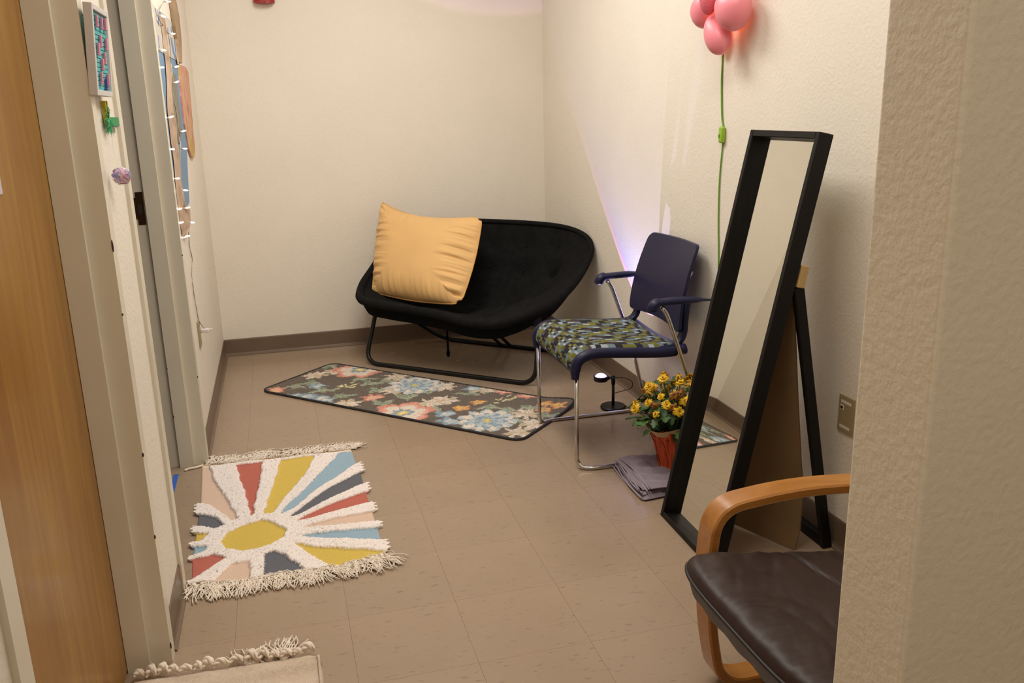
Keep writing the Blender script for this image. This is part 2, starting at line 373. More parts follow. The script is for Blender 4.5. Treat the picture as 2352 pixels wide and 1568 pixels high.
for s in (-1, 1):
    jn = obj('hinge_joint', join(lathe([(0, -.018), (.024, -.018), (.026, 0), (.024, .018), (0, .018)], fw(s*.512, .085, .355), 14, 'x'), bevbox(*sum(([fw(s*.515, .06, .34)[k]-d, fw(s*.515, .06, .34)[k]+d] for k, d in ((0, .02), (1, .02), (2, .035))), []), .006)), m_black, fut)
    obj('rivet', ellip(fw(s*.50, .03, .352), (.006, .006, .006), None, 8, 6), m_chrome, jn, True)

# ------------------------------------------------------------------ big golden throw pillow
m_pil = mat('golden_fabric', '#dcb274', .75, bump=.25, bscale=700, bdist=.0006, sheen=.1, var=.035, vscale=6)
m_weltp = mat('golden_welt', '#cf9f58', .7)
PC = [fw(-.545, .13, .392), fw(.075, .055, .385), fw(.015, .43, .795), fw(-.655, .43, .872)]   # BL BR TR TL
def pil_edge(u, v):
    bl, br, tr, tl = PC; p = bl.lerp(br, u).lerp(tl.lerp(tr, u), v)
    mid = (bl+br+tr+tl)/4; iu = math.sin(math.pi*u); iv = math.sin(math.pi*v); up = (tl-bl).normalized(); rt = (br-bl).normalized()
    if v > .5: p = p-up*(.060*math.sin(math.pi*u**.72)*max(0, 2*v-1)**1.6)
    else: p = p-up*(.018*iu*(1-2*v)**2)
    p = p+rt*((.020 if u > .5 else .004)*iv*(2*u-1)*abs(2*u-1))
    c = max(0, abs(2*u-1)-.86)/.14*max(0, abs(2*v-1)-.86)/.14
    if u > .5: p = p-(rt*.022*(1 if u > .5 else -1)+up*.022*(1 if v > .5 else -1))*c*c
    elif v > .5: p = p+(rt*.012-up*.014)*c*c
    return p
pn = (PC[1]-PC[0]).cross(PC[3]-PC[0]).normalized()
if pn.y > 0: pn = -pn
def pil(side):
    def f(u, v):
        a, b = 2*u-1, 2*v-1; h = .105*((1-abs(a)**3.2)*(1-abs(b)**3.2))**.62
        ed = max(abs(a), abs(b)); w = 0
        if ed > .3:   # gathers running in from the seams
            sx = abs(a) > abs(b); q = v if sx else u; o = u if sx else v
            k = sstep(.35, .9, ed)*(1-max(0, ed-.95)/.05)
            N1 = mnoise.noise(Vector((q*19, o*2.2, 3.1+(2 if a > 0 else 0)+(4 if b > 0 and not sx else 0)))); N2 = mnoise.noise(Vector((q*41, o*3.5, 9.7)))
            w = k*(.017*N1+.008*N2)*((1.25 if a > 0 else .9) if sx else .5)
        w += .006*mnoise.noise(Vector((u*5, v*4, 1.7)))
        return pil_edge(u, v)+pn*(side*(h+w*(h > .004)))
    return f
pil_t = thing('throw_pillow', (PC[0]+PC[1])/2, 'large golden yellow square throw pillow leaning on the black lounge chair', 'pillow')
a, b = grid(pil(1), 130, 130), grid(pil(-.55), 40, 36)
obj('pillow_body', join(a, (b[0], [q[::-1] for q in b[1]])), m_pil, pil_t, True)
lp = [pil_edge(t/24, 0) for t in range(24)]+[pil_edge(1, t/24) for t in range(24)]+[pil_edge(1-t/24, 1) for t in range(24)]+[pil_edge(0, 1-t/24) for t in range(24)]
obj('piping', tube(lp, .0048, 8, True), m_weltp, pil_t, True)

# ================================================================== FLORAL RUG
RA = Vector((-.172, 4.415, 0)); RE = Vector((.908+.172, 3.309-4.415, 0)).normalized(); RG = Vector((-RE.y, RE.x, 0))
LW, LH = 1.545, .545
nu, nv = 440, 156
U, Vv = np.meshgrid(np.linspace(0, LW, nu), np.linspace(0, LH, nv), indexing='ij')
C3 = np.zeros((nu, nv, 3)); C3[:] = lin('#6a6158')
jx = RNG.normal(0, .0028, U.shape); jy = RNG.normal(0, .0028, U.shape)
PU = U+jx+.007*np.sin(70*Vv+31*U)*np.sin(43*U+9)+.005*np.sin(120*U-50*Vv); PV = Vv+jy+.007*np.sin(64*U-27*Vv)*np.sin(51*Vv+4)+.005*np.sin(110*Vv+63*U)
def paint(mask, c, mix=1.0): C3[mask] = C3[mask]*(1-mix)+np.array(lin(c))*mix
def polar(cx, cy, ang=0):
    dx, dy = PU-cx, PV-cy; return np.hypot(dx, dy), np.arctan2(dy, dx)+ang
def petals(cx, cy, R, n, c, depth=.3, ang=0, sharp=1.0, inner=0):
    r, t = polar(cx, cy, ang); lim = R*(1-depth+depth*np.abs(np.cos(n*t/2))**sharp); paint((r < lim) & (r > inner), c)
def leaf(cx, cy, L, Wd, ang, c, vein=None):
    dx, dy = PU-cx, PV-cy; x = dx*np.cos(ang)+dy*np.sin(ang); y = -dx*np.sin(ang)+dy*np.cos(ang)
    k = np.clip(1-(2*x/L)**2, 0, 1); paint((np.abs(y) < Wd/2*k) & (np.abs(x) < L/2), c)
    if vein: paint((np.abs(y) < .0025) & (np.abs(x) < L*.45), vein)
GREEN, SAGE, CREAM, CORAL, BLUE, LBLUE, YEL, ORNG = '#8a9480', '#9fa592', '#d5c8b8', '#c98a78', '#8497a4', '#aeb7b8', '#cfb86c', '#c9936a'
for (x, y) in [(.026, .481), (.443, .343), (.354, .381), (.296, .141), (1.068, .52), (1.503, .323), (.449, .116), (1.37, .375), (.55, .27), (.15, .2), (1.3, .3), (.75, .25), (.62, .5), (1.0, .43), (.78, .36), (.5, .42), (1.2, .30), (.12, .12), (1.42, .2), (.97, .16), (.70, .12)]:
    for k in range(3): leaf(x+.02*k-.02, y+.012*((k*7) % 3-1), .12, .032, .5+1.1*k+3*x, GREEN if k % 2 else SAGE, '#6a7558')
for (x, y) in [(.945, .289), (.074, .328), (.548, .034), (1.489, .076), (.907, .224), (.82, .47), (.13, .43), (1.40, .30), (.5, .50), (1.03, .52), (1.5, .2), (.62, .30)]:
    for k in range(7):
        an = 2*math.pi*k/7+x*5; leaf(x+.038*math.cos(an), y+.038*math.sin(an), .085, .030, an, CREAM if k % 3 else '#c3b49a', '#b39f88')
for (x, y) in [(.361, .25), (1.205, .43)]:
    for k in range(9):
        an = .9*k; leaf(x+.05*math.cos(an)*(k % 3+1)/3, y+.06*math.sin(an)*(k % 3+1)/3, .036, .017, an*.7, '#cfc69a')
for (x, y) in [(.323, .03), (.229, .008), (.417, .028), (.22, .181), (.973, .499), (1.132, .054), (1.066, .126), (.28, .03), (.37, .04)]:
    petals(x, y, .05, 5, BLUE, .35, x*9); petals(x+.008, y+.005, .032, 4, LBLUE, .4, x*5); petals(x, y, .014, 3, CREAM)
for (x, y) in [(.675, .417), (1.285, .141)]:
    petals(x, y, .148, 11, LBLUE, .30, x, .8); petals(x, y, .128, 11, CREAM, .34, x+.1, .8); petals(x, y, .105, 10, BLUE, .42, x+.3, .7); petals(x, y, .088, 9, LBLUE, .32, x+.2, .8)
    petals(x, y, .060, 8, BLUE, .35, x); petals(x, y, .040, 7, LBLUE, .35, x+.5); petals(x, y, .027, 6, '#8a9a98', .2); petals(x, y, .019, 6, YEL, .2)
for (x, y) in [(.874, .051), (.23, .505)]:
    petals(x, y, .150, 6, CORAL, .32, x+.4, .6); petals(x, y, .128, 6, '#d3a090', .36, x+.4, .6); petals(x, y, .110, 6, CREAM, .40, x+.4, .6); petals(x, y, .055, 8, BLUE, .3, x); petals(x, y, .030, 6, YEL, .2); petals(x, y, .012, 5, '#e2d6b4', .2)
for (x, y) in [(.601, .167), (1.138, .542), (1.278, .538), (.071, .03)]:
    petals(x, y, .058, 6, CORAL, .45, x); petals(x, y, .036, 6, '#d8ae9c', .4, x); petals(x, y, .014, 5, YEL)
for (x, y) in [(1.088, .235), (1.113, .338), (1.417, .455), (1.449, .382), (1.491, .458)]:
    petals(x, y, .042, 5, ORNG, .4, x*7); petals(x, y, .026, 5, '#e0b45e', .4, x*7); petals(x, y, .010, 5, BLUE)
C3 *= RNG.normal(1, .10, (nu, nv, 1)).clip(.6, 1.35)
zp = .0065+RNG.random((nu, nv))*.0035
zp[:2] = .005; zp[-2:] = .005; zp[:, :2] = .005; zp[:, -2:] = .005
RC = .05
def rug_pt(u, v, z):   # corners rounded; far right corner curls up a touch
    for cx, cy in ((0, 0), (0, LH), (LW, 0), (LW, LH)):
        dx, dy = abs(u-cx), abs(v-cy)
        if dx < RC and dy < RC:
            ax, ay = RC-dx, RC-dy; d = math.hypot(ax, ay); m = max(ax, ay)
            if d > 1e-9: k = m/d; ax, ay = ax*k, ay*k
            u = cx+(RC-ax)*(1 if cx == 0 else -1); v = cy+(RC-ay)*(1 if cy == 0 else -1)
    lift = .022*max(0, (u-1.38)/.165)*max(0, (v-.40)/.145)
    return RA+RE*u+RG*v+Vector((0, 0, z+lift))
vv = [rug_pt(U[i, j], Vv[i, j], zp[i, j]) for i in range(nu) for j in range(nv)]
gf = [(i*nv+j, (i+1)*nv+j, (i+1)*nv+j+1, i*nv+j+1) for i in range(nu-1) for j in range(nv-1)]
m_pile = mat('rug_pile', '#888888', .95, attr='Col', spec=.1)
frug = thing('floral_rug', rug_pt(LW/2, LH/2, 0), 'grey floral runner rug with coral and blue blooms in front of lounge chair', 'rug')
obj('pile', (vv, gf), m_pile, frug, True, cols=C3.reshape(-1, 3))
per = [(u, 0) for u in np.linspace(0, LW, 60)]+[(LW, v) for v in np.linspace(0, LH, 30)[1:]]+[(u, LH) for u in np.linspace(LW, 0, 60)[1:]]+[(0, v) for v in np.linspace(LH, 0, 30)[1:-1]]
obj('edge_binding', tube([rug_pt(u, v, .0055) for u, v in per], .0062, 8, True), mat('charcoal_binding', '#2f2b2b', .9), frug, True)

# ================================================================== SUN RUG
SUN = {
 'yel': [[(-.287,2.754),(-.263,2.818),(-.221,2.855),(-.156,2.878),(-.112,2.838),(-.072,2.775),(-.081,2.723),(-.124,2.684),(-.170,2.670),(-.216,2.672),(-.263,2.700)],
         [(-.085,3.42),(.052,3.42),(.014,3.257),(-.039,3.130),(-.083,3.025),(-.118,2.919),(-.148,2.922),(-.129,3.070),(-.104,3.247)],
         [(-.051,2.672),(.026,2.625),(.127,2.575),(.24,2.525),(.24,2.50),(.164,2.460),(.078,2.460),(.021,2.537),(-.021,2.611)],
         [(-.390,2.853),(-.329,2.828),(-.344,2.779),(-.390,2.781)]],
 'pink': [[(-.410,3.45),(-.364,3.45),(-.322,3.224),(-.288,3.137),(-.235,2.917),(-.253,2.910),(-.341,3.068),(-.41,3.11)],
          [(.24,2.834),(.24,2.748),(.104,2.755),(-.015,2.778),(.013,2.798),(.120,2.815)],
          [(-.189,2.599),(-.184,2.45),(-.224,2.45),(-.310,2.45),(-.270,2.542),(-.243,2.595)]],
 'red': [[(-.258,3.42),(-.156,3.42),(-.165,3.203),(-.178,3.057),(-.185,2.923),(-.193,2.926),(-.203,3.022),(-.225,3.192),(-.243,3.293)],
         [(.24,3.006),(.24,2.915),(.113,2.870),(.015,2.842),(-.041,2.834),(-.001,2.874),(.100,2.937),(.193,2.993)],
         [(-.307,2.670),(-.263,2.639),(-.293,2.601),(-.375,2.500),(-.39,2.49),(-.39,2.655)]],
 'blue': [[(.153,3.42),(.22,3.44),(.22,3.305),(.123,3.171),(.031,3.061),(-.044,2.942),(-.095,2.898),(-.066,2.977),(-.004,3.088),(.077,3.252)],
          [(.24,2.700),(.24,2.602),(.107,2.651),(.003,2.696),(-.028,2.718),(.020,2.727),(.138,2.707)],
          [(-.39,2.751),(-.331,2.734),(-.331,2.705),(-.338,2.697),(-.39,2.67)]],
 'dark': [[(.24,3.21),(.24,3.10),(.117,3.003),(.030,2.932),(-.034,2.878),(-.062,2.874),(.003,2.969),(.098,3.085),(.192,3.173)],
          [(-.113,2.635),(-.088,2.611),(-.005,2.46),(-.075,2.46),(-.146,2.46),(-.143,2.628)],
          [(-.39,3.015),(-.307,2.947),(-.279,2.880),(-.307,2.860),(-.39,2.915)]]}
SCOL = {'yel': '#cdb258', 'pink': '#d3b8a4', 'red': '#b6695c', 'blue': '#93abba', 'dark': '#65666c'}
def inside(poly, X, Y):
    r = np.zeros(X.shape, bool); n = len(poly)
    for i in range(n):
        (x1, y1), (x2, y2) = poly[i], poly[(i+1) % n]
        c = ((y1 > Y) != (y2 > Y)); xi = (x2-x1)*(Y-y1)/(y2-y1+1e-12)+x1; r ^= c & (X < xi)
    return r
nu, nv = 230, 340
su, sv = np.meshgrid(np.linspace(0, 1, nu), np.linspace(0, 1, nv), indexing='ij')
lx = np.interp(sv, [0, .15, .45, .62, 1], [-.356, -.366, -.371, -.373, -.393]); rx = np.interp(sv, [0, .1, .3, .5, .7, .87, 1], [.230, .228, .224, .219, .218, .207, .204])
X = lx+(rx-lx)*su
y0 = np.interp(su, [0, .2, .45, .72, 1], [2.508, 2.481, 2.486, 2.478, 2.512]); y1 = np.interp(su, [0, 1], [3.476, 3.458]); Y = y0+(y1-y0)*sv
wob = .0018*np.sin(60*Y+3*np.sin(40*X))+.0013*np.sin(95*X+50*Y)+RNG.normal(0, .0012, X.shape)
C4 = np.zeros((nu, nv, 3)); C4[:] = lin('#e9dfd9'); tuft = np.ones((nu, nv), bool)
for k, ps in SUN.items():
    for p in ps:
        m = inside(p, X+wob, Y+wob*.7); C4[m] = lin(SCOL[k]); tuft &= ~m
band = sv > .968; C4[band] = lin('#dcc7ad'); tuft &= ~band
def blur(a, n):
    for _ in range(n):
        p = np.pad(a, 1, mode='edge'); a = (p[:-2, 1:-1]+p[2:, 1:-1]+p[1:-1, :-2]+p[1:-1, 2:]+2*p[1:-1, 1:-1])/6
    return a
soft = blur(tuft.astype(float), 2)
Z = .0035+soft*.0085+RNG.random((nu, nv))*.0022*tuft+.0015*np.sin(28*X+4*Y)
C4[tuft] *= RNG.normal(1, .045, (tuft.sum(), 1)).clip(.8, 1.15); C4[~tuft] *= RNG.normal(1, .035, ((~tuft).sum(), 1))
X2 = X.copy(); Y2 = Y.copy(); X2 += RNG.normal(0, .0012, X.shape)*tuft; Y2 += RNG.normal(0, .0012, X.shape)*tuft
w = np.clip((su-.94)/.06, 0, 1)**2; X2 += w*soft*(.018+.006*np.sin(240*Y)); w = np.clip((.06-su)/.06, 0, 1)**2; X2 -= w*soft*(.014+.005*np.sin(230*Y))
Z[:, 0] = .002; Z[:, -1] = .002; Z[0] = np.where(tuft[0], Z[0], .002); Z[-1] = np.where(tuft[-1], Z[-1], .002)
srug = thing('sunburst_rug', (-.075, 2.98, 0), 'small white tufted cotton rug with sun and coloured rays beside the doorway', 'rug')
sgf = [(i*nv+j, (i+1)*nv+j, (i+1)*nv+j+1, i*nv+j+1) for i in range(nu-1) for j in range(nv-1)]
m_cot = mat('rug_cotton', '#cccccc', .95, attr='Col', spec=.1, bump=.15, bscale=900, bdist=.0005)
obj('weave', (np.stack([X2, Y2, Z], -1).reshape(-1, 3), sgf), m_cot, srug, True, cols=C4.reshape(-1, 3))
m_fr = mat('cream_yarn', '#e6dacb', .9, var=.12, vscale=60)
def strand(p, d, L, curl, r=.0017):
    d = Vector(d).normalized(); sd = Vector((-d.y, d.x, 0)); ph = random.uniform(0, 6.3); pts = []
    for k in range(7):
        t = k/6; pts.append(Vector(p)+d*(L*t)+sd*(curl*L*(math.sin(ph+3.2*t)-math.sin(ph)))+Vector((0, 0, .001+.007*math.sin(math.pi*min(1, t*1.05))*random.uniform(.3, 1.3)+.001*(1-t))))
    return tube(pts, r, 4, False, True)
fr = []
for k in range(330):     # short curly fringe on the far end
    t = random.random(); x = -.385+.615*t; fr.append(strand((x, 3.470-.018*t+random.uniform(-.004, .004), .003), (random.gauss(.25, .55), 1, 0), random.uniform(.055, .10), random.uniform(.1, .35)))
for k in range(16): fr.append(strand((.205+.001*k, 3.452, .004), (random.gauss(.75, .2), .9, 0), random.uniform(.05, .085), .12))
fr += [tube(spline([(-.39, 3.472, .005), (-.415, 3.452, .007), (-.445, 3.448, .006), (-.458, 3.438, .005)], 4), .0045, 6)]
obj('fringe', join(*fr), m_fr, srug, True, kind='stuff')
fr = []
for q in range(21):      # knotted tassels on the near end
    t = (q+.5)/21; x = -.362+.592*t; yb = float(np.interp(t, [0, .2, .45, .72, 1], [2.506, 2.481, 2.486, 2.478, 2.512])); dx = random.gauss(.15+.4*(t > .72), .3)
    ln = .075+.02*random.random()
    fr.append(ellip((x, yb-.008, .008), (.008, .009, .006), None, 8, 6))
    for k in range(20): fr.append(strand((x+random.uniform(-.009, .009), yb-.008, .005), (dx+random.gauss(0, .32), -1, 0), ln*random.uniform(.7, 1.1), random.uniform(.08, .25)))
for k in range(170): t = random.random(); fr.append(strand((-.36+.59*t, float(np.interp(t, [0, .2, .45, .72, 1], [2.508, 2.483, 2.488, 2.48, 2.514])), .006), (random.gauss(.6, .7), -1, 0), random.uniform(.025, .05), .3))
obj('fringe', join(*fr), m_fr, srug, True, kind='stuff')

# ================================================================== CREAM RUG at the bottom of the picture
crug = thing('cream_rug', (-.2, 1.78, 0), 'plain cream woven cotton mat with rumpled edge and a few loose tassels by wooden door', 'rug')
def cr(u, v):
    x = -.46+.462*u; yb = 2.052-.02*u-.0*u; y = 1.30+(yb-1.30)*v
    if u > .93 and v > .95: y -= .022*((u-.93)/.07)**2; x -= .02*((v-.95)/.05)**2*((u-.93)/.07)
    z = .010+.006*math.sin(7*u+20*v)*math.sin(math.pi*v)+.012*math.exp(-((v-.90-.04*u)/.03)**2)*(.4+.6*u)+.011*math.exp(-((v-.78-.05*u)/.03)**2)*u+.009*math.exp(-((v-.965)/.02)**2)*(.5+.5*math.sin(22*u))
    if u < .004 or u > .996 or v < .004 or v > .996: z = .001
    return (x, y, z)
m_mat = mat('cream_weave', '#cdbba8', .95, bump=.9, bscale=330, bdist=.003, var=.08, vscale=90)
obj('weave', grid(cr, 90, 150), m_mat, crug, True)
obj('side_hem', tube([Vector(cr(.985, k/60))+Vector((0, 0, .003)) for k in range(58)], .004, 6), m_mat, crug, True)
fr = []
u0_ = .0
while u0_ < .90:
    du_ = random.uniform(.05, .085); u = u0_+du_/2; p = Vector(cr(u, .992)); a = []; hw = du_*.462/2*random.uniform(.8, 1.12); am = random.uniform(.004, .010); rr_ = random.uniform(.003, .0058); u0_ += du_; ky = random.uniform(-.004, .008)
    for k in range(15): t = k/14; a.append(p+Vector((-hw+2*hw*t, .008+ky+am*1.6*math.sin(math.pi*t), .007+am*math.sin(math.pi*t))))
    for s in (-1, 0, 1): fr.append(tube([x+Vector((0, am*.8*math.cos(5*i/14+2.1*s+u*40), am*.7*math.sin(5*i/14+2.1*s+u*40)+.002)) for i, x in enumerate(a)], [.0012+rr_*math.sin(math.pi*(i+.6)/15.2)**.5 for i in range(15)], 6))
for u, n, sp, L in ((.60, 11, .7, .085), (.64, 13, .8, .075), (.795, 24, .36, .10), (.70, 6, 1.2, .05)):
    p = Vector(cr(u, .995))
    for k in range(n): fr.append(strand((p.x+random.uniform(-.008, .008), p.y, .008), (random.gauss(.05, sp*.6), 1, 0), L*random.uniform(.75, 1.05), .16, .0018))
obj('fringe', join(*fr), m_fr, crug, True, kind='stuff')

# ================================================================== STACKING CHAIR
ch = thing('stacking_armchair', (1.3, 3.22, 0), 'navy plastic chair with patterned seat pad, armrests and chrome sled legs', 'chair')
Y0, Y1 = 2.965, 3.475
prof = spline([(1.033, .385), (1.034, .42), (1.045, .452), (1.075, .472), (1.13, .478), (1.25, .468), (1.36, .458), (1.44, .456), (1.49, .462)], 5)
prof = [(p[0], p[1]) for p in [Vector((a, b, 0)) for a, b in [(1.033, .385)]]] and spline([(1.033, .385, 0), (1.034, .42, 0), (1.045, .452, 0), (1.075, .472, 0), (1.13, .478, 0), (1.25, .468, 0), (1.36, .458, 0), (1.44, .456, 0), (1.49, .462, 0)], 5)
def seat_fn(off, ya, yb, edge=0):
    n = len(prof)
    def f(u, v):
        k = min(n-1, int(round(u*(n-1)))); p = prof[k]; a = prof[max(0, k-1)]; b = prof[min(n-1, k+1)]; t = (b-a).normalized(); nx, nz = -t.y, t.x
        y = ya+(yb-ya)*v; dip = -.014*math.sin(math.pi*v)*min(1, u*1.6) if u > .1 else 0
        return (p.x+nx*off, y, p.y+nz*off+dip)
    return f
n_ = len(prof)
def shell(ya, yb, o0, o1, u0=0, u1=1, nvv=14, e=.0):
    top = grid(lambda u, v: seat_fn(o1, ya, yb)(u0+(u1-u0)*u, v), n_, nvv); bot = grid(lambda u, v: seat_fn(o0, ya, yb)(u0+(u1-u0)*u, v), n_, nvv)
    V = top[0]+bot[0]; k = len(top[0]); F = [q[::-1] for q in top[1]]+[tuple(i+k for i in q) for q in bot[1]]
    for i in range(n_-1):
        for j in (0, nvv-1): F.append((i*nvv+j, (i+1)*nvv+j, k+(i+1)*nvv+j, k+i*nvv+j))
    for j in range(nvv-1):
        for i in (0, n_-1): F.append((i*nvv+j, i*nvv+j+1, k+i*nvv+j+1, k+i*nvv+j))
    return V, F
seat = obj('seat_shell', shell(Y0, Y1, -.014, 0), m_navy, ch, True, ang=45)
for yy in (Y0, Y1):   # thick rolled rails along both sides
    pts = [Vector((p.x, yy, p.y-.014)) for p in prof]; obj('side_rail', tube(pts, [.015+.006*min(1, i/6) for i in range(len(pts))], 12), m_navy, seat, True)
# seat pad: woven blocks
ny, npx = 22, 30
padv = {'o': '#66642f', 'd': '#29272f', 'b': '#697b82', 'w': '#979fa4', 'g': '#565b54', 'y': '#757234', 'k': '#4a4038'}
motif = ["obwdyk", "dowbgo", "ykbdwo", "gyodbk", "bdkyow", "ogdwby", "kyobdg"]
def pad_fn(u, v):
    uu = .05+u*.90; yv = v; h = .011*((1-abs(2*u-1)**10)*(1-abs(2*v-1)**10))**.5+.004
    return seat_fn(h, Y0+.018, Y1-.018)(uu, yv)
PN = npx*2+1; PM = ny*2+1
def pad_fn2(u, v):   # continuous profile
    uu = (.04+u*.90)*(n_-1); k = min(n_-2, int(uu)); t = uu-k; h = .013*((1-abs(2*u-1)**12)*(1-abs(2*v-1)**12))**.5+.002
    a = Vector(seat_fn(h, Y0+.014, Y1-.014)(k/(n_-1), v)); b = Vector(seat_fn(h, Y0+.014, Y1-.014)((k+1)/(n_-1), v)); return tuple(a.lerp(b, t))
pv, pf = grid(pad_fn2, PN, PM)
cc = []
for i in range(PN-1):
    for j in range(PM-1):
        a, b = i//2, j//2; sh = (a//2)*2; c = motif[a % 7][(b+sh) % 6]
        if (a+b*2) % 3 == 0: c = 'ddobgd'[(a//3+b) % 6]
        cc += [lin(padv[c])]*4
m_pad = mat('woven_pad', '#777777', .9, attr='Col', bump=.3, bscale=900, bdist=.0006, spec=.15)
obj('seat_pad', (pv, [q[::-1] for q in pf]), m_pad, ch, True, cols=np.array(cc), dom='CORNER', label='seat pad woven in olive, grey and navy blocks')
# backrest: curved panel
def back(off):
    def f(u, v):
        rc = .03; yl, yr = Y1-.002-.006*v, Y0+.010+.048*v; y = yl+(yr-yl)*u; z = .505+.335*v
        if v < .12: z += .012*math.sin(math.pi*u)*(1-v/.12)
        du = min(u, 1-u)*.46; dv = min(v, 1-v)*.335
        if du < rc and dv < rc:
            ax, ay = rc-du, rc-dv; d = math.hypot(ax, ay); m_ = max(ax, ay); k = m_/d if d else 1
            y += (1 if u > .5 else -1)*(ax-ax*k); z += (-1 if v > .5 else 1)*(ay-ay*k)
        x = 1.466+.093*v**1.7+.022*math.sin(math.pi*u)
        return (x+off, y, z)
    return f
ft, bk = grid(back(0), 40, 30), grid(back(.013), 40, 30); k = len(ft[0])
F = ft[1]+[tuple(i+k for i in q[::-1]) for q in bk[1]]
for i in range(39):
    for j in (0, 29): F.append((i*30+j, (i+1)*30+j, k+(i+1)*30+j, k+i*30+j))
for j in range(29):
    for i in (0, 39): F.append((i*30+j, i*30+j+1, k+i*30+j+1, k+i*30+j))
obj('backrest', (ft[0]+bk[0], F), m_navy, ch, True, ang=50)
for yy, s in ((Y1-.028, 1), (Y0+.032, -1)):   # uprights joining seat to backrest
    up = spline([(1.39, yy, .452), (1.45, yy, .456), (1.482, yy, .476), (1.496, yy, .512), (1.499, yy, .56), (1.505, yy, .61), (1.512, yy, .64)], 5)
    obj('back_upright', sweep_rect(up, .040, .020, (0, 1, 0)), m_navy, ch, True, ang=50)
    ye = (Y1+.03) if s > 0 else (Y0-.03)
    R_ = .0085; ysg = Y1-.005 if s > 0 else Y0+.005
    leg = fillet([(1.04, ysg, .40), (1.04, ysg, .03), (1.058, ye*.5+ysg*.5, R_), (1.105, ye, R_), (1.60, ye, R_), (1.565, ye, .035), (1.535, ye, .16), (1.495, ye, .33), (1.395, ye, .60), (1.372, ye, .632)], [.02, .02, .02, .03, .04, .03, .03, .05, .05, .02], 6)
    obj('sled_frame', tube(leg, R_, 10), m_chrome, ch, True, label='chrome sled leg')
    obj('seat_bracket', tube([(1.485, ye, .36), (1.46, ye-.012*s, .43), (1.42, ysg-.02*s, .445)], R_, 8), m_chrome, ch, True)
    arm = spline([(1.335, ye, .618), (1.338, ye, .638), (1.36, ye, .648), (1.42, ye, .652), (1.50, ye+.005*s, .650), (1.575, ye+.006*s, .642)], 6)
    rad = [.017, .019, .020]+[.020]*20+[.019, .017, .015, .012, .009, .008, .007, .006]
    av, af = tube(arm, [rad[min(len(rad)-1, int(i*len(rad)/len(arm)))] for i in range(len(arm))], 12)
    av = [(x, ye+(y-ye)*1.15, z if abs(x-1.337) < .02 else .648+(z-.648)*.72) for x, y, z in [tuple(p) for p in av]]
    obj('armrest', (av, af), m_navy, ch, True)

# ================================================================== SUNSET LAMP on the floor
la = thing('projector_lamp', (1.437, 3.584, 0), 'little black projector lamp shining violet light upward from floor behind chair', 'lamp')
obj('lamp_base', lathe([(0, 0), (.056, 0), (.060, .003), (.060, .011), (.056, .015), (.012, .018), (0, .018)], (1.437, 3.584, 0), 32), m_black, la, True, ang=40)
obj('lamp_pole', join(tube([(1.437, 3.584, .016), (1.437, 3.584, .125)], .0068, 12), tube([(1.437, 3.584, .118), (1.437, 3.584, .155)], .0098, 12), ellip((1.437, 3.584, .156), (.0095, .0095, .007), None, 12, 8)), m_black, la, True)
obj('pivot', join(tube([(1.437, 3.584, .150), (1.412, 3.584, .152)], .0055, 10), tube([(1.416, 3.584, .152), (1.405, 3.584, .152)], .010, 12)), m_black, la, True)
hd = obj('lamp_head', lathe([(0, .141), (.029, .141), (.033, .145), (.034, .165), (.029, .1655), (.028, .158), (0, .158)], (1.375, 3.584, 0), 28), m_black, la, True, ang=40)
obj('lens', lathe([(.027, .160), (.025, .166), (.019, .172), (.010, .1755), (0, .1765)], (1.375, 3.584, 0), 24), mat('lens_glow', (.7, .5, 1), .3, emit=(.55, .32, 1), estr=7), hd, True, label='glowing violet lens')
cb = spline([(1.447, 3.584, .15), (1.485, 3.57, .148), (1.52, 3.56, .13), (1.515, 3.555, .10), (1.47, 3.572, .083), (1.4445, 3.58, .075)], 6)
obj('short_cable', tube(cb, .0019, 6), m_black, la, True)
obj('power_cable', tube(spline([(1.49, 3.575, .008), (1.52, 3.50, .004), (1.55, 3.45, .003), (1.58, 3.30, .003), (1.585, 3.0, .003), (1.588, 2.85, .003)], 6), .0021, 6), m_black, la, True)

# ================================================================== TOWEL + CHRYSANTHEMUM
m_tow = mat('lavender_terry', '#877b84', .95, bump=.6, bscale=420, bdist=.002, var=.1, vscale=14, sheen=.15)
tw = thing('folded_towel', (1.34, 2.79, 0), 'folded mauve grey towel lying under the orange flower pot', 'towel')
TC = Vector((1.345, 2.775, 0)); tax = Vector((math.cos(-.06), math.sin(-.06), 0)); tay = Vector((-tax.y, tax.x, 0))
def tlayer(z0, th, a0, a1, b0, b1, sd):
    rs = random.Random(sd); ph = [rs.uniform(0, 6) for _ in range(4)]
    def f(side):
        def g(u, v):
            a = a0+(a1-a0)*u; b = b0+(b1-b0)*v; a += .008*math.sin(9*v+ph[0])*(u < .3); b += .008*math.sin(8*u+ph[1])
            e = min(1, min(u, 1-u)*14)*min(1, min(v, 1-v)*14); w = .0055*math.sin(30*v+3*math.sin(5*u)+ph[2])*(.5+.5*math.sin(3*u+ph[3]))+.0022*math.sin(44*u+8*v+ph[1])
            z = z0+th/2+side*th/2*math.sqrt(max(0, 1-(1-min(1, e*1.0))**2))+w*(1 if side > 0 else .7)*e
            p = TC+tax*a+tay*b+Vector((0, 0, max(.0008, z))); return p
        return g
    A, B = grid(f(1), 44, 40), grid(f(-1), 44, 40); return join(A, (B[0], [q[::-1] for q in B[1]]))
LAY = [(.001, .013, -.172, .17, -.165, .16, 1), (.012, .013, -.160, .17, -.150, .165, 2), (.023, .013, -.166, .17, -.135, .150, 3), (.033, .012, -.142, .17, -.160, .145, 4)]
for L_ in LAY: obj('fold', tlayer(*L_), m_tow, tw, True)
m_hem = mat('towel_hem', '#9d92a2', .9)
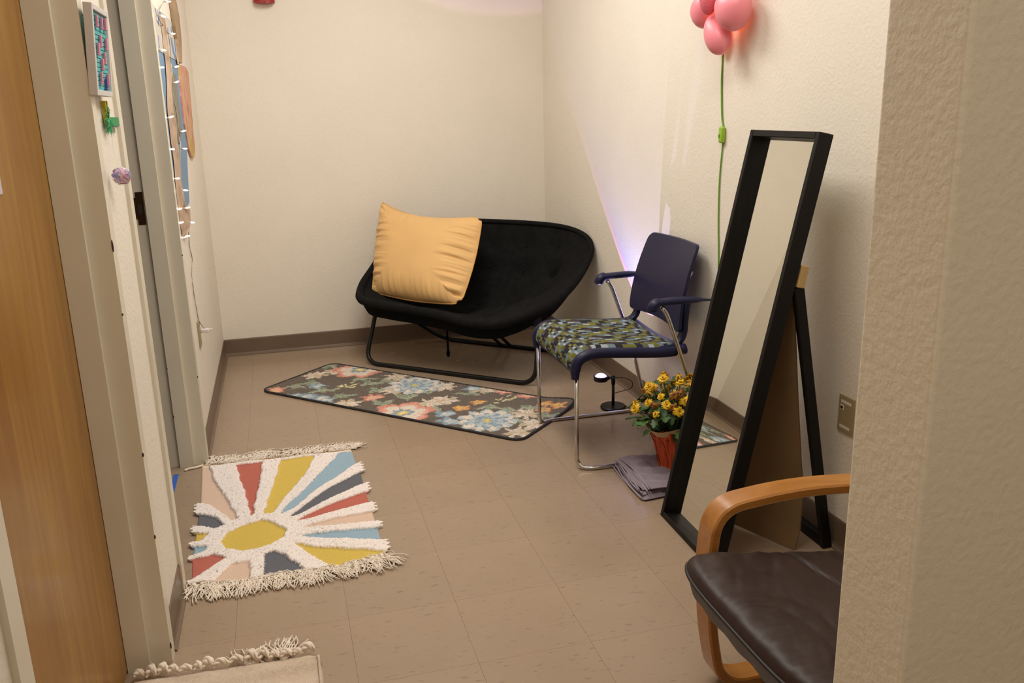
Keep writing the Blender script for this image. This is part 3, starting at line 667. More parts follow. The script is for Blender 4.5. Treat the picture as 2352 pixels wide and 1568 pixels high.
for z0, th, a0, a1, b0, b1, sd in LAY:
    for dz in (.25, .8):
        obj('hem', tube(spline([TC+tax*(a0-.001+.006*math.sin(4*t+sd+dz*3))+tay*(b0+(b1-b0)*t)+Vector((0, 0, max(.003, z0+th*dz+.0025*math.sin(7*t+sd)))) for t in [i/8 for i in range(9)]], 3), .0028, 5), m_hem, tw, True)
PT = Vector((1.372, 2.80, .0445))
pl = thing('potted_chrysanthemum', PT, 'yellow chrysanthemum in an orange pleated pot on folded towel behind the mirror', 'plant')
m_pot = mat('orange_foil', '#c9511f', .42, bump=.2, bscale=60); m_lin = mat('cream_liner', '#cdb48a', .7)
def wrap(off, h0, h1, r0, r1):
    def f(u, v):
        a = 2*math.pi*u; tw_ = .5*v; fl = .004*math.sin(17*(a+tw_))+.003*math.sin(29*a+2); r = r0+(r1-r0)*v**1.4+fl*(.4+v)+off
        zz = h0+(h1-h0)*v+(.014*math.sin(5*a+1)*v**6)
        return PT+Vector((r*math.cos(a), r*math.sin(a), zz))
    return f
gp = grid(wrap(0, 0, .150, .058, .090), 120, 16, True); gp[1].append(tuple(i*16 for i in range(120)))
obj('pot_wrap', gp, m_pot, pl, True)
m_crease_shade = mat('foil_crease_shade', '#5e1d10', .6)  # dark lines paint the shade in the foil's pleats
for k in range(10):
    a0 = 2*math.pi*k/10+.12; obj('crease_shade_line', tube([Vector(wrap(.0012, 0, .150, .058, .090)(((a0+.10*math.sin(3*t)-.28*t) % 6.2832)/6.2832, .04+.8*t)) for t in [i/9 for i in range(10)]], .0011, 5), m_crease_shade, pl, True)
obj('liner', grid(lambda u, v: PT+Vector(((.088+.026*v+.008*math.sin(26*u))*math.cos(2*math.pi*u), (.088+.026*v+.008*math.sin(26*u))*math.sin(2*math.pi*u), .146+.028*v+.012*math.sin(6.28*3*u))), 60, 5, True), m_lin, pl, True, label='cream paper liner')
obj('soil', lathe([(0, .125), (.082, .122)], tuple(PT), 20), mat('potting_soil', '#2a1c12', 1, bump=.6, bscale=120), pl)
m_leaf = mat('mum_leaf', '#3d5a2a', .55, rvar=.35, var=.2, vscale=60); m_stem = mat('mum_stem', '#4c6a34', .6)
# lobed leaf mesh lying along +x, origin at its foot
lv, lf = [], []
NL = 9
for i in range(NL):
    t = i/(NL-1); wd = .0135*math.sin(math.pi*min(1, .06+t*.94))**.7*(1+.3*math.cos(t*20)); cz = -.010*t*t
    for s in (-1, -.5, 0, .5, 1): lv.append((.044*t, wd*s, cz+.0035*abs(s)))
for i in range(NL-1):
    for j in range(4): lf.append((i*5+j, (i+1)*5+j, (i+1)*5+j+1, i*5+j+1))
leaf0 = obj('leaf', (lv, lf), m_leaf, pl, True)
leaf0.data.transform(Matrix.Translation(PT)); leaf0.location = (.03, .05, .2)
heads = []
for k in range(34):
    th = 2.399963*k; rr = math.sqrt((k+.5)/34); R0 = .158
    heads.append(Vector((R0*rr*math.cos(th), R0*rr*math.sin(th), (.322+.02*math.cos(rr*1.3)-.075*rr*rr)+random.uniform(-.03, .02))))
heads += [Vector((-.160, .01, .235)), Vector((-.12, -.06, .27)), Vector((-.055, -.115, .275)), Vector((-.10, .02, .315)), Vector((-.04, -.10, .315)), Vector((.0, -.125, .30))]
nl = 0
for h in heads:
    st_ = spline([PT+Vector((h.x*.2, h.y*.2, .122)), PT+Vector((h.x*.55, h.y*.55, .122+(h.z-.122)*.5)), PT+h], 4)
    obj('stem', tube(st_, .0022, 5), m_stem, pl, True)
    for q in range(5):
        t = .15+.75*q/5+random.uniform(0, .08); p = st_[min(len(st_)-1, int(t*len(st_)))]; az = random.uniform(0, 6.28); ki = random.uniform(.8, 1.45)
        inst(leaf0, 'leaf', p, pl, (random.uniform(-.4, .4), random.uniform(-.75, .35), az), (ki, ki, ki)); nl += 1
for k in range(95):
    az = random.uniform(0, 6.28); r = random.uniform(.05, .135); ki = random.uniform(.9, 1.5)
    inst(leaf0, 'leaf', PT+Vector((r*math.cos(az), r*math.sin(az), random.uniform(.15, .27))), pl, (random.uniform(-.3, .3), random.uniform(-.3, .7), az+random.uniform(-.5, .5)), (ki, ki, ki))
def flower_mesh(n, R, droop, rows):
    V, F = [], []
    for row in range(rows):
        for k in range(n):
            a = 2*math.pi*(k+.5*row)/n; L = R*(1-.22*row); w = .0024; L *= 1+.16*math.sin(k*12.9+row*4); d = (droop-.45*row)*(1+.7*math.sin(k*7.7+row))
            for t, ww in ((.15, .6), (.5, 1), (.85, .9), (1, .35)):
                x = L*t; z = -d*L*t*t+.0015*row
                for s in (-1, 1): y = s*w*ww; V.append((x*math.cos(a)-y*math.sin(a), x*math.sin(a)+y*math.cos(a), z))
            b = len(V)-8; F += [(b+2*i, b+2*i+2, b+2*i+3, b+2*i+1) for i in range(3)]
    return V, F
m_pet = [mat('petal_yellow', '#e2b616', .6, rvar=.12), mat('petal_amber', '#cc9a14', .65, rvar=.2), mat('petal_rust', '#93601a', .7, rvar=.2)]
m_ctr = mat('flower_eye', '#5c3510', .8)
f0 = [obj('flower', flower_mesh(19, .020, d, r), m_pet[i], pl, True) for i, (d, r) in enumerate(((.5, 3), (1.3, 2), (1.7, 3)))]
c0 = obj('flower_centre', ellip((0, 0, .001), (.0052, .0052, .004), None, 10, 6), m_ctr, f0[0], True)
for i, f in enumerate(f0): f.data.transform(Matrix.Translation(PT)); f.location = heads[i]+Vector((0, 0, .004))
for i in (1, 2): c = c0.copy(); COL.objects.link(c); c.parent = f0[i]; c.location = (0, 0, 0)
c0.location = (0, 0, 0); c0.data.transform(Matrix.Translation(PT))
for i, h in enumerate(heads[3:]):
    ty = random.choices((0, 1, 2), (6, 4, 1.6))[0]; k = random.uniform(.8, 1.1)
    out = Vector((h.x, h.y, .10)).normalized(); out = (out+Vector((random.gauss(0, .3), random.gauss(0, .3), 0))).normalized(); rot = Vector((0, 0, 1)).rotation_difference(out).to_euler()
    f = inst(f0[ty], 'flower', PT+h+Vector((0, 0, .003)), pl, rot, (k, k, k)); c = c0.copy(); COL.objects.link(c); c.parent = f; c.location = (0, 0, 0)

# ================================================================== STANDING MIRROR
mi = thing('standing_mirror', (1.2, 2.31, 0), 'tall narrow black framed floor mirror leaning back on its stand', 'mirror')
MB_ = Vector((1.18, 0, 0)); MT = Vector((1.463, 0, 1.289)); ML = (MT-MB_).length; mz = (MT-MB_).normalized(); my = Vector((0, 1, 0)); mx_ = Vector((mz.z, 0, -mz.x))   # depth: away from the room
MY0, MY1 = 2.122, 2.504
mt_ = Vector((.023, 1, 0)).normalized()
def mw(d, y, l): return MB_+mx_*d+mz*l+mt_*(y-2.504)+Vector((0, 2.504, 0))
def mbox(d0, d1, y0, y1, l0, l1, r=.002):
    v, f = bevbox(d0, d1, y0, y1, l0, l1, r, 1); return [mw(*p) for p in v], f
D, FW = .046, .020
obj('frame_stile', mbox(0, D, MY1-FW, MY1, 0, ML), m_mirfr, mi); obj('frame_stile', mbox(0, D, MY0, MY0+FW, 0, ML), m_mirfr, mi)
obj('frame_rail', mbox(0, D, MY0+FW, MY1-FW, 0, FW), m_mirfr, mi); obj('frame_rail', mbox(0, D, MY0+FW, MY1-FW, ML-FW, ML), m_mirfr, mi)
obj('mirror_glass', mbox(.034, .038, MY0+FW*.8, MY1-FW*.8, FW*.8, ML-FW*.8, .0005), m_glass, mi)
m_board = mat('brown_hardboard', '#7d6444', .8, var=.06, vscale=10)
hx = mw(D, 2.31, .905); hz = hx.z
def bd(side):
    def f(u, v):   # v: 1 at hinge, 0 at the floor
        y = MY1-.03+(2.140-(MY1-.03))*u; z = .006+(.86-.006)*v; near = 1.424+.0*u; xb = np.interp(z, [0, .07, .22, .30, .53, .75, .86], [1.473, 1.488, 1.490, 1.476, 1.448, 1.424, 1.418])
        xf_ = np.interp(z, [0, .3, .86], [1.345, 1.36, 1.418]); x = xf_+(xb-xf_)*u**1.25
        return (x+side, y, z)
    return f
A, B = grid(bd(0), 16, 40), grid(bd(.003), 16, 40)
obj('backing_board', join(A, (B[0], [q[::-1] for q in B[1]])), m_board, mi, True, label='loose bowed brown backing sheet')
for y in (2.134, 2.48):
    top = Vector((hx.x+.008, y, hz-.02)); bot = Vector((1.583, y, .004)); dd = (bot-top); 
    obj('stand_leg', sweep_rect([top, top.lerp(bot, .5), bot], .020, .034, (0, 1, 0)), m_mirfr, mi)
    obj('hinge_block', xf(bevbox(-.012, .012, -.013, .013, -.032, .032, .002), Matrix.Translation(Vector((hx.x+.014, y-.004, hz+.012))) @ Matrix.Rotation(.2, 4, 'Y')), mat('pale_wood', '#b79b68', .6), mi, label='pale wooden hinge block')
obj('stand_bar', bevbox(1.567, 1.589, 2.144, 2.47, .004, .04, .002), m_mirfr, mi)

# ================================================================== LEATHER ARMCHAIR
ac = thing('bentwood_armchair', (1.15, 1.32, 0), 'bentwood armchair with dark brown leather seat cushion beside the wall end', 'chair')
loop = lambda y: fillet([(1.50, y, .012), (.925, y, .012), (.897, y, .16), (.885, y, .34), (.90, y, .478), (1.10, y, .497), (1.45, y, .470)], [.1, .12, .05, .05, .12, .1, .1], 10)
for y in (1.628, .980):
    obj('arm_loop', sweep_rect(loop(y), .066, .024, (0, 1, 0)), m_birch, ac, True, ang=40, label='honey coloured bent birch arm and leg')
for x, z in ((.99, .255), (1.38, .19)):
    obj('cross_rail', bevbox(x, x+.03, 1.012, 1.596, z-.03, z+.03, .004), m_birch, ac)
obj('back_support', sweep_rect(fillet([(1.42, 1.30, .16), (1.48, 1.30, .35), (1.56, 1.30, .80)], .1), .50, .02, (0, 1, 0)), m_birch, ac, True, ang=40)
m_lea = mat('brown_leather', '#2a1914', .47, spec=.38, bump=.22, bscale=260, bdist=.001, var=.15, vscale=12)
m_seam = mat('leather_seam', '#1a1110', .5)
CX0, CX1, CY0, CY1 = .768, 1.40, 1.02, 1.578
def cushm(side):
    def f(u, v):
        a, b = 2*u-1, 2*v-1
        k = 1-.10*(abs(a)*abs(b))**4
        x = CX0+(CX1-CX0)*(.5+.5*a*k); y = CY0+(CY1-CY0)*(.5+.5*b*k)
        h = ((1-abs(a)**9)*(1-abs(b)**9))**.5
        zc = .386-.105*(u-.05)
        w = 0
        if side > 0:
            e = (1-abs(a)**3)
            d = (x-CX0); r1 = mnoise.noise(Vector((u*9-v*3, v*3.2+u*2, .3))); r2 = mnoise.noise(Vector((u*26-v*8, v*9, 5.3))); r3 = mnoise.noise(Vector((u*5, v*30, 8.1)))
            w = e*(.0075*(abs(r1)**.7-.4)*(.4+math.exp(-((u-.2)/.3)**2))+.0035*(abs(r2)**.7-.4)*math.exp(-((u-.15)/.25)**2))+.005*(abs(r3)**.7-.4)*math.exp(-((u-.07)/.08)**2)+.003*r2*math.exp(-((abs(b)-.9)/.12)**2)
            w -= .006*math.exp(-((u-.55+.12*v)/.012)**2)
        else: w = .003*math.sin(34*v+6*u)
        return (x, y, zc+side*(.044 if side > 0 else .078)*h+1.5*w*h)
    return f
A, B = grid(cushm(1), 90, 80), grid(cushm(-1), 40, 36)
sc = obj('seat_cushion', join(A, (B[0], [q[::-1] for q in B[1]])), m_lea, ac, True, label='dark brown leather seat cushion')
lp = [Vector(cushm(1)(t/30, 0)) for t in range(30)]+[Vector(cushm(1)(1, t/30)) for t in range(30)]+[Vector(cushm(1)(1-t/30, 1)) for t in range(30)]+[Vector(cushm(1)(0, 1-t/30)) for t in range(30)]
obj('seam_piping', tube(lp, .0045, 6, True), m_seam, sc, True)
def bcush(side):
    def f(u, v):
        a, b = 2*u-1, 2*v-1; h = ((1-abs(a)**5)*(1-abs(b)**5))**.5; z = .36+.50*u; return (1.42+.14*u+side*.045*h, 1.04+.52*v, z)
    return f
A, B = grid(bcush(-1), 30, 30), grid(bcush(1), 30, 30); obj('back_cushion', join(A, (B[0], [q[::-1] for q in B[1]])), m_lea, ac, True)

# ================================================================== LEFT WALL: letter board, clip, tag, ball
m_lbf = mat('white_board_frame', '#cfcac9', .5); m_felt = mat('turquoise_felt', '#58adaf', .9, bump=.3, bscale=500)
lb = thing('letter_board', (-.36, 2.215, 1.42), 'white framed turquoise letter board with pink letters on wall between the doors', 'letter board')
LB0 = Vector((-.356, 0, 1.4195)); LB1 = Vector((-.343, 0, 1.610)); lz = (LB1-LB0).normalized(); ln_ = Vector((lz.z, 0, -lz.x)); LL = (LB1-LB0).length
def lw(d, y, l): return LB0+ln_*d+lz*l+Vector((0, y, 0))
def lbox(d0, d1, y0, y1, l0, l1, r=.001): v, f = bevbox(d0, d1, y0, y1, l0, l1, r, 1); return [lw(*p) for p in v], f
LY0, LY1 = 2.118, 2.312
for n_2, y0_, y1_, l0_, l1_ in (('frame_side', LY0, LY0+.012, 0, LL), ('frame_side', LY1-.012, LY1, 0, LL), ('frame_side', LY0+.012, LY1-.012, 0, .012), ('frame_side', LY0+.012, LY1-.012, LL-.012, LL)):
    obj(n_2, lbox(-.018, 0, y0_, y1_, l0_, l1_), m_lbf, lb)
fb = []
for k in range(17): l = .012+k*(LL-.024)/17; fb.append(lbox(-.008, -.0052, LY0+.012, LY1-.012, l+.0005, l+(LL-.024)/17-.0006, .0009))
felt = obj('felt_panel', join(lbox(-.014, -.007, LY0+.012, LY1-.012, .012, LL-.012), *fb), m_felt, lb, kind='stuff')
m_pink = mat('pink_letter', '#d888a4', .5); m_purp = mat('purple_letter', '#4a4696', .5)
PW = LY1-LY0
for (a, b, mm) in [(.22, .83, 0), (.60, .83, 0), (.93, .84, 0), (.42, .62, 0), (.90, .61, 0), (.20, .52, 0), (.68, .44, 0), (.45, .36, 0), (.28, .20, 0), (.85, .20, 0), (.66, .14, 1)]:
    y = LY0+.012+(PW-.024)*(.06+.88*a); l = LL*b
    obj('letter', join(lbox(-.0036, .0015, y-.005, y+.005, l-.013, l+.013, .001), lbox(-.0036, .0015, y-.008, y+.008, l-.013, l-.009, .0008)), m_purp if mm else m_pink, lb, label='purple letter' if mm else None)
obj('hanging_nail', tube([(-.383, 2.152, 1.585), (-.366, 2.148, 1.588)], .0012, 6), m_chrome, lb)
cl = thing('clothespin', (-.378, 2.30, 1.36), 'yellow spring clothespin stuck on wall below the letter board', 'clothespin')
m_yc = mat('yellow_plastic', '#b8a51c', .4)
for dy in (-.012, .012): obj('prong', xf(bevbox(-.005, .005, -.004, .004, -.026, .026, .001), Matrix.Translation((-.374, 2.29+dy*.9, 1.385)) @ Matrix.Rotation(-dy*7, 4, 'X')), m_yc, cl)
obj('spring', tube([(-.374, 2.279, 1.382), (-.372, 2.30, 1.384)], .003, 8), m_chrome, cl)
gt = thing('paper_tag', (-.375, 2.36, 1.36), 'green paper tag with a feathery end hanging from the yellow clothespin', 'tag')
m_gr = mat('green_paper', '#1f8c52', .6)
obj('paper_strip', bevbox(-.372, -.3695, 2.295, 2.435, 1.352, 1.374, .0008, 1), m_gr, gt); obj('paper_back', bevbox(-.3745, -.3722, 2.30, 2.435, 1.347, 1.370, .0006, 1), mat('white_card', '#b9b0ae', .6), gt)
fe = []
for k in range(90):
    a = random.gauss(3.6, .9); L = random.uniform(.02, .055); p = Vector((-.372, 2.298, 1.372)); fe.append(tube([p, p+Vector((random.uniform(.0, .008), math.cos(a)*L*.5, math.sin(a)*L*.35)), p+Vector((random.uniform(-.004, .008), math.cos(a)*L, math.sin(a)*L*.75-.004))], .0007, 3))
obj('feather', join(*fe), mat('green_feather', '#3fa870', .8), gt, kind='stuff')
ba = thing('ornament_ball', (-.352, 2.245, 1.236), 'clear plastic bauble filled with purple and pink shreds hanging on wall', 'ornament')
BC = Vector((-.352, 2.245, 1.238))
obj('ball_shell', ellip(BC, (.0225, .0225, .0225), None, 24, 14), mat('clear_plastic', (1, 1, 1), .03, trans=1), ba, True)
MATS['clear_plastic'].node_tree.nodes['Principled BSDF'].inputs['Alpha'].default_value = .16; MATS['clear_plastic'].node_tree.nodes['Principled BSDF'].inputs['Transmission Weight'].default_value = 0
shc = ['#4a3fa0', '#6a55b5', '#c86a94', '#d78aa8', '#c9b8d6', '#8a6cc0', '#d8c7cc']
for q, hx_ in enumerate(shc):
    sh = []
    for k in range(16):
        d = Vector((random.gauss(0, 1), random.gauss(0, 1)-.4*(q < 2), random.gauss(0, 1))).normalized()*random.uniform(.014, .0208); e = d.cross(Vector((random.random(), random.random(), random.random()))).normalized()*.010
        sh.append(sweep_rect(spline([BC+d*.95-e, BC+d*1.02, BC+d*.95+e], 3), .0042, .0006, d.normalized().cross(e.normalized())))
    obj('paper_shreds', join(*sh), mat('shred_%d' % q, hx_, .6), ba, kind='stuff')
obj('ornament_cap', tube([BC+Vector((0, 0, .024)), BC+Vector((-.003, 0, .032))], .004, 8), mat('clear_plastic', (1, 1, 1)), ba)
obj('thread', tube([BC+Vector((-.003, 0, .032)), (-.371, 2.30, 1.30), (-.372, 2.33, 1.352)], .0005, 4), m_white, ba)
fl_ = thing('door_flyer', (-.476, 1.70, 1.25), 'white paper notice taped on the honey wooden door, lower corner showing', 'paper')
obj('sheet', bevbox(-.479, -.4755, 1.56, 1.752, 1.243, 1.50, .0005, 1), mat('notice_paper', '#c6bcc6', .6), fl_); obj('printed_panel', box(-.4756, -.4752, 1.58, 1.735, 1.252, 1.30), mat('plum_ink', '#7a5a72', .6), fl_)

# ================================================================== LEFT WALL: tree collage and fairy lights
ART = {'poster': [(3.56,1.614),(3.632,1.614),(3.958,1.611),(4.295,1.616),(4.336,1.594),(4.273,1.498),(4.260,1.409),(4.273,1.323),(4.311,1.278),(4.206,1.169),(4.142,1.092),(4.084,1.009),(3.924,1.000),(3.56,.985)],
 'stripes': [(3.56,1.775),(3.657,1.769),(3.734,1.766),(3.794,1.770),(3.905,1.778),(4.228,1.775),(4.216,1.720),(4.347,1.666),(4.284,1.616),(3.952,1.614),(3.56,1.613)],
 'grey': [(4.016,1.557),(4.146,1.545),(4.110,1.471),(4.102,1.389),(4.106,1.316),(3.961,1.265),(3.894,1.270),(3.885,1.335),(3.851,1.392),(3.841,1.440)],
 'scrib': [(4.291,1.601),(4.620,1.609),(4.763,1.591),(4.721,1.455),(4.665,1.308),(4.632,1.214),(4.533,1.182),(4.397,1.192),(4.316,1.235),(4.242,1.343),(4.237,1.465)],
 'tan': [(4.274,1.869),(4.35,2.02),(4.56,2.04),(4.491,1.895),(4.567,1.827),(4.532,1.718),(4.417,1.612),(4.294,1.611),(4.315,1.658),(4.322,1.711),(4.292,1.763),(4.283,1.816)]}
def wallpoly(poly, x0, x1):
    n = len(poly); V = [(x0, y, z) for y, z in poly]+[(x1, y, z) for y, z in poly]
    return V, [tuple(range(n)), tuple(range(n, 2*n))[::-1]]+[(i, n+i, n+(i+1) % n, (i+1) % n) for i in range(n)]
po = thing('paper_collage', (-.38, 3.87, .93), 'tall blue poster collage with crinkled brown paper tree on left wall', 'wall art')
clip = lambda P: [(max(3.56, y), z) for y, z in P]
obj('blue_sheet', wallpoly(clip(ART['poster']), -.380, -.3765), mat('blue_poster', '#6e8fae', .6, var=.06, vscale=5), po, label='blue poster sheet')
obj('white_sky', wallpoly(clip(ART['stripes']), -.3764, -.3745), mat('white_drawing', '#c2bcb2', .7), po, label='white sheet with blue strokes')
for q in ([(4.096,1.701),(4.146,1.700),(4.181,1.655),(4.233,1.622),(4.190,1.618),(4.115,1.645)], [(4.241,1.704),(4.277,1.703),(4.275,1.656),(4.246,1.617),(4.226,1.616),(4.234,1.653)], [(3.881,1.725),(3.920,1.732),(3.995,1.715),(3.985,1.706)], [(4.013,1.730),(4.031,1.732),(4.023,1.711),(4.000,1.712)],
          [(3.622,1.670),(3.633,1.668),(3.626,1.624),(3.608,1.626)], [(4.173,1.752),(4.193,1.754),(4.174,1.724),(4.147,1.723)], [(3.632,1.766),(3.673,1.767),(3.632,1.748)], [(3.681,1.725),(3.725,1.753),(3.787,1.772),(3.842,1.770),(3.766,1.752),(3.723,1.726),(3.689,1.707)]):
    obj('blue_stroke', wallpoly(q, -.3744, -.3735), mat('blue_marker', '#6a86b0', .7), po)
obj('grey_strip', wallpoly(ART['grey'], -.3764, -.3735), mat('olive_grey_paper', '#85806e', .8, var=.15, vscale=20), po)
# crinkled paper trunk: grid between left and right outline
tl_ = [(3.759,1.749),(3.769,1.680),(3.752,1.625),(3.761,1.581),(3.724,1.516),(3.666,1.453),(3.617,1.391),(3.616,1.338),(3.607,1.278),(3.619,1.222),(3.610,1.174),(3.577,1.114),(3.57,1.063),(3.57,1.018),(3.575,.959),(3.61,.934)]
tr_ = [(3.820,1.752),(3.869,1.688),(3.860,1.633),(3.866,1.577),(3.830,1.505),(3.800,1.439),(3.793,1.392),(3.837,1.335),(3.835,1.272),(3.806,1.207),(3.778,1.142),(3.812,1.082),(3.811,1.037),(3.889,1.014),(4.012,.987),(3.978,.932),(3.830,.918)]
tl_ = [(z, y) for y, z in tl_][::-1]; tr_ = [(z, y) for y, z in tr_][::-1]
m_kraft = mat('kraft_paper', '#b39a84', .75, bump=.5, bscale=45, bdist=.006, var=.12, vscale=18)
def trunk(u, v):
    z = .921+(1.75-.921)*v; a = np.interp(z, [p[0] for p in tl_], [p[1] for p in tl_]); b = np.interp(z, [p[0] for p in tr_], [p[1] for p in tr_])
    x = -.373+.009*math.sin(math.pi*u)**.7+.003*math.sin(38*z+9*u)*math.sin(math.pi*u)+.003*math.sin(25*u+11*z)*math.sin(math.pi*u); return (x, a+(b-a)*u, z)
obj('paper_trunk', grid(trunk, 22, 90), m_kraft, po, True, label='crinkled brown kraft paper trunk')
sd = thing('scribble_drawing', (-.378, 4.5, 1.19), 'pink and yellow scribbled crayon paper taped right of the blue collage', 'drawing')
m_scr = mat('crayon_pink', '#c48c80', .8)
nt = m_scr.node_tree; n = nt.nodes; b_ = n['Principled BSDF']; tc = n.new('ShaderNodeTexCoord'); mp = n.new('ShaderNodeMapping'); mp.inputs['Scale'].default_value = (1, 13, 4); mp.inputs['Rotation'].default_value = (.12, 0, 0)
nz = n.new('ShaderNodeTexNoise'); nz.inputs['Scale'].default_value = 1.6; nz.inputs['Detail'].default_value = 5; rp = n.new('ShaderNodeValToRGB')
for i, (p, c) in enumerate(((.30, '#a05a58'), (.40, '#d08a84'), (.48, '#d6aa9a'), (.54, '#b8a23c'), (.60, '#d49088'), (.72, '#7c7c4a'))):
    e = rp.color_ramp.elements[i] if i < 2 else rp.color_ramp.elements.new(p); e.position = p; e.color = (*lin(c), 1)
nt.links.new(tc.outputs['Object'], mp.inputs[0]); nt.links.new(mp.outputs[0], nz.inputs[0]); nt.links.new(nz.outputs[0], rp.inputs[0]); nt.links.new(rp.outputs[0], b_.inputs['Base Color'])
obj('crayon_sheet', wallpoly(ART['scrib'], -.379, -.371), m_scr, sd); obj('tape_corner', wallpoly([(4.23, 1.60), (4.31, 1.60), (4.30, 1.625), (4.22, 1.63)], -.3708, -.3702), mat('tape', '#cdb99a', .5), sd)
obj('yellow_leaf', wallpoly([(4.40, 1.19), (4.47, 1.19), (4.53, 1.25), (4.47, 1.28), (4.41, 1.25)], -.3709, -.3695), mat('yellow_crayon', '#b3a338', .7), sd)
tn = thing('brown_paper_strip', (-.378, 4.42, 1.61), 'tan crumpled brown paper strip on left wall above the pink scribble', 'paper')
obj('strip', wallpoly(ART['tan'], -.379, -.366), mat('tan_paper', '#a48a6c', .8, bump=.6, bscale=40, bdist=.006, var=.2, vscale=14), tn)
sl_ = thing('string_lights', (-.36, 3.9, .92), 'string of tiny white fairy lights wound over the blue collage', 'string lights')
BUL = [(-.348,3.910,1.821),(-.348,3.633,1.736),(-.348,3.931,1.701),(-.348,3.929,1.573),(-.348,3.851,1.510),(-.348,3.896,1.317),(-.348,3.862,1.247),(-.348,3.673,1.092),(-.348,3.675,1.023),(-.348,3.797,.950),(-.352,3.57,.923),
       (-.356,3.575,1.613),(-.358,3.58,1.374),(-.362,3.575,1.145),(-.368,3.578,1.029),(-.369,3.578,.976),(-.366,3.575,.919),(-.369,3.575,1.552),(-.369,3.575,1.255)]
m_bulb = mat('fairy_bulb', (1, .8, .6), .2, emit=(1, .82, .66), estr=6); m_wire = mat('clear_wire', '#8f8a80', .35); m_wire2 = mat('clear_socket', '#cbbfae', .3)
b0 = obj('bulb', ellip((0, 0, 0), (.010, .0032, .0032), None, 8, 6), m_bulb, sl_, True); b0.location = Vector(BUL[0])-org(sl_)
s0 = obj('bulb_socket', tube([(-.018, 0, 0), (-.009, 0, 0)], .0032, 6), m_wire2, b0, True); s0.location = (0, 0, 0); s0.data.transform(Matrix.Translation(org(sl_)))
b0.data.transform(Matrix.Translation(org(sl_)))
for p in BUL[1:]:
    b = inst(b0, 'bulb', p, sl_, (0, random.uniform(-.3, .4), random.uniform(-.3, .5))); c = s0.copy(); COL.objects.link(c); c.parent = b; c.location = (0, 0, 0)
wl = sorted([p for p in BUL if p[1] > 3.6], key=lambda p: -p[2])
pts = [Vector((x-.019, y, z)) for x, y, z in wl]+[Vector((-.376, 3.852, .845)), Vector((-.376, 3.90, .774)), Vector((-.376, 3.803, .733)), Vector((-.376, 3.79, .675)), Vector((-.376, 3.82, .582)), Vector((-.374, 3.86, .515)), Vector((-.352, 3.862, .476))]
sp_ = spline(pts, 6); obj('wire', tube(sp_, .0016, 5), m_wire, sl_, True)
sp2 = [p+Vector((.002*math.cos(i*.9), .004*math.sin(i*.9), 0)) for i, p in enumerate(sp_)]; obj('wire', tube(sp2, .0012, 5), m_wire2, sl_, True)
obj('plug', join(bevbox(-.372, -.338, 3.848, 3.872, .466, .482, .003), tube([(-.34, 3.86, .474), (-.325, 3.862, .478)], .004, 8)), mat('plug_white', '#d8d2d4', .3), sl_)

def plate(name, label, wall, y, z, w=.072, h=.116, labels=False, kind='outlet'):
    s = 1 if wall == 'l' else -1; x = XL if wall == 'l' else XR
    t = thing(name, (x, y, z-h/2), label, 'outlet'); xa, xb = sorted((x, x+s*.006))
    obj('cover_plate', bevbox(xa, xb, y-w/2, y+w/2, z-h/2, z+h/2, .002), m_plate, t)
    return t, x, s
t, x, s = plate('wall_outlet', 'ivory power outlet low on left wall with fairy light plug', 'l', 3.835, .468)
for dz in (-.02, .02): o = obj('receptacle', lathe([(0, .0075), (.014, .0072), (.016, .005)], (x, 3.835, .468+dz), 16, 'x'), m_plate, t)
t, x, s = plate('data_outlet', 'ivory data jack plate on right wall right of the mirror', 'r', 2.122, .447)
obj('label_strip', box(x-.0068, x-.0055, 2.098, 2.146, .481, .490), m_white, t); obj('label_strip', box(x-.0068, x-.0055, 2.098, 2.146, .402, .411), m_white, t)
jk = obj('jack', bevbox(x-.0075, x-.005, 2.132, 2.148, .458, .474, .001), m_white, t); obj('jack_opening', box(x-.0082, x-.0074, 2.135, 2.145, .462, .471), m_gap, jk)

# ================================================================== FIRE ALARM on the back wall
fa = thing('fire_alarm', (.028, YB, 1.957), 'red fire alarm strobe at the top of back wall, bottom edge showing', 'alarm')
m_red = mat('alarm_red', '#961f1a', .35)
def al(u, v): return (.028+.057*(2*u-1), YB-.045*(1-abs(2*u-1)**4)**.5*1-.004, 1.957+.0085*abs(2*u-1)**2+.16*v)
g1 = grid(al, 24, 10); g1 = (g1[0]+[(.028+.057*(2*i/23-1), YB, 1.957+.0085*abs(2*i/23-1)**2) for i in range(24)], g1[1]+[(i*10, 240+i, 240+i+1, (i+1)*10) for i in range(23)])
ab_ = obj('alarm_body', g1, m_red, fa, True, ang=40); obj('lens', bevbox(.0, .056, YB-.065, YB-.04, 2.03, 2.09, .006), mat('strobe_lens', (.9, .9, .9), .1), fa)
obj('screw_hole', ellip((.028, YB-.0492, 1.963), (.0028, .001, .0028), None, 10, 6), m_gap, fa)

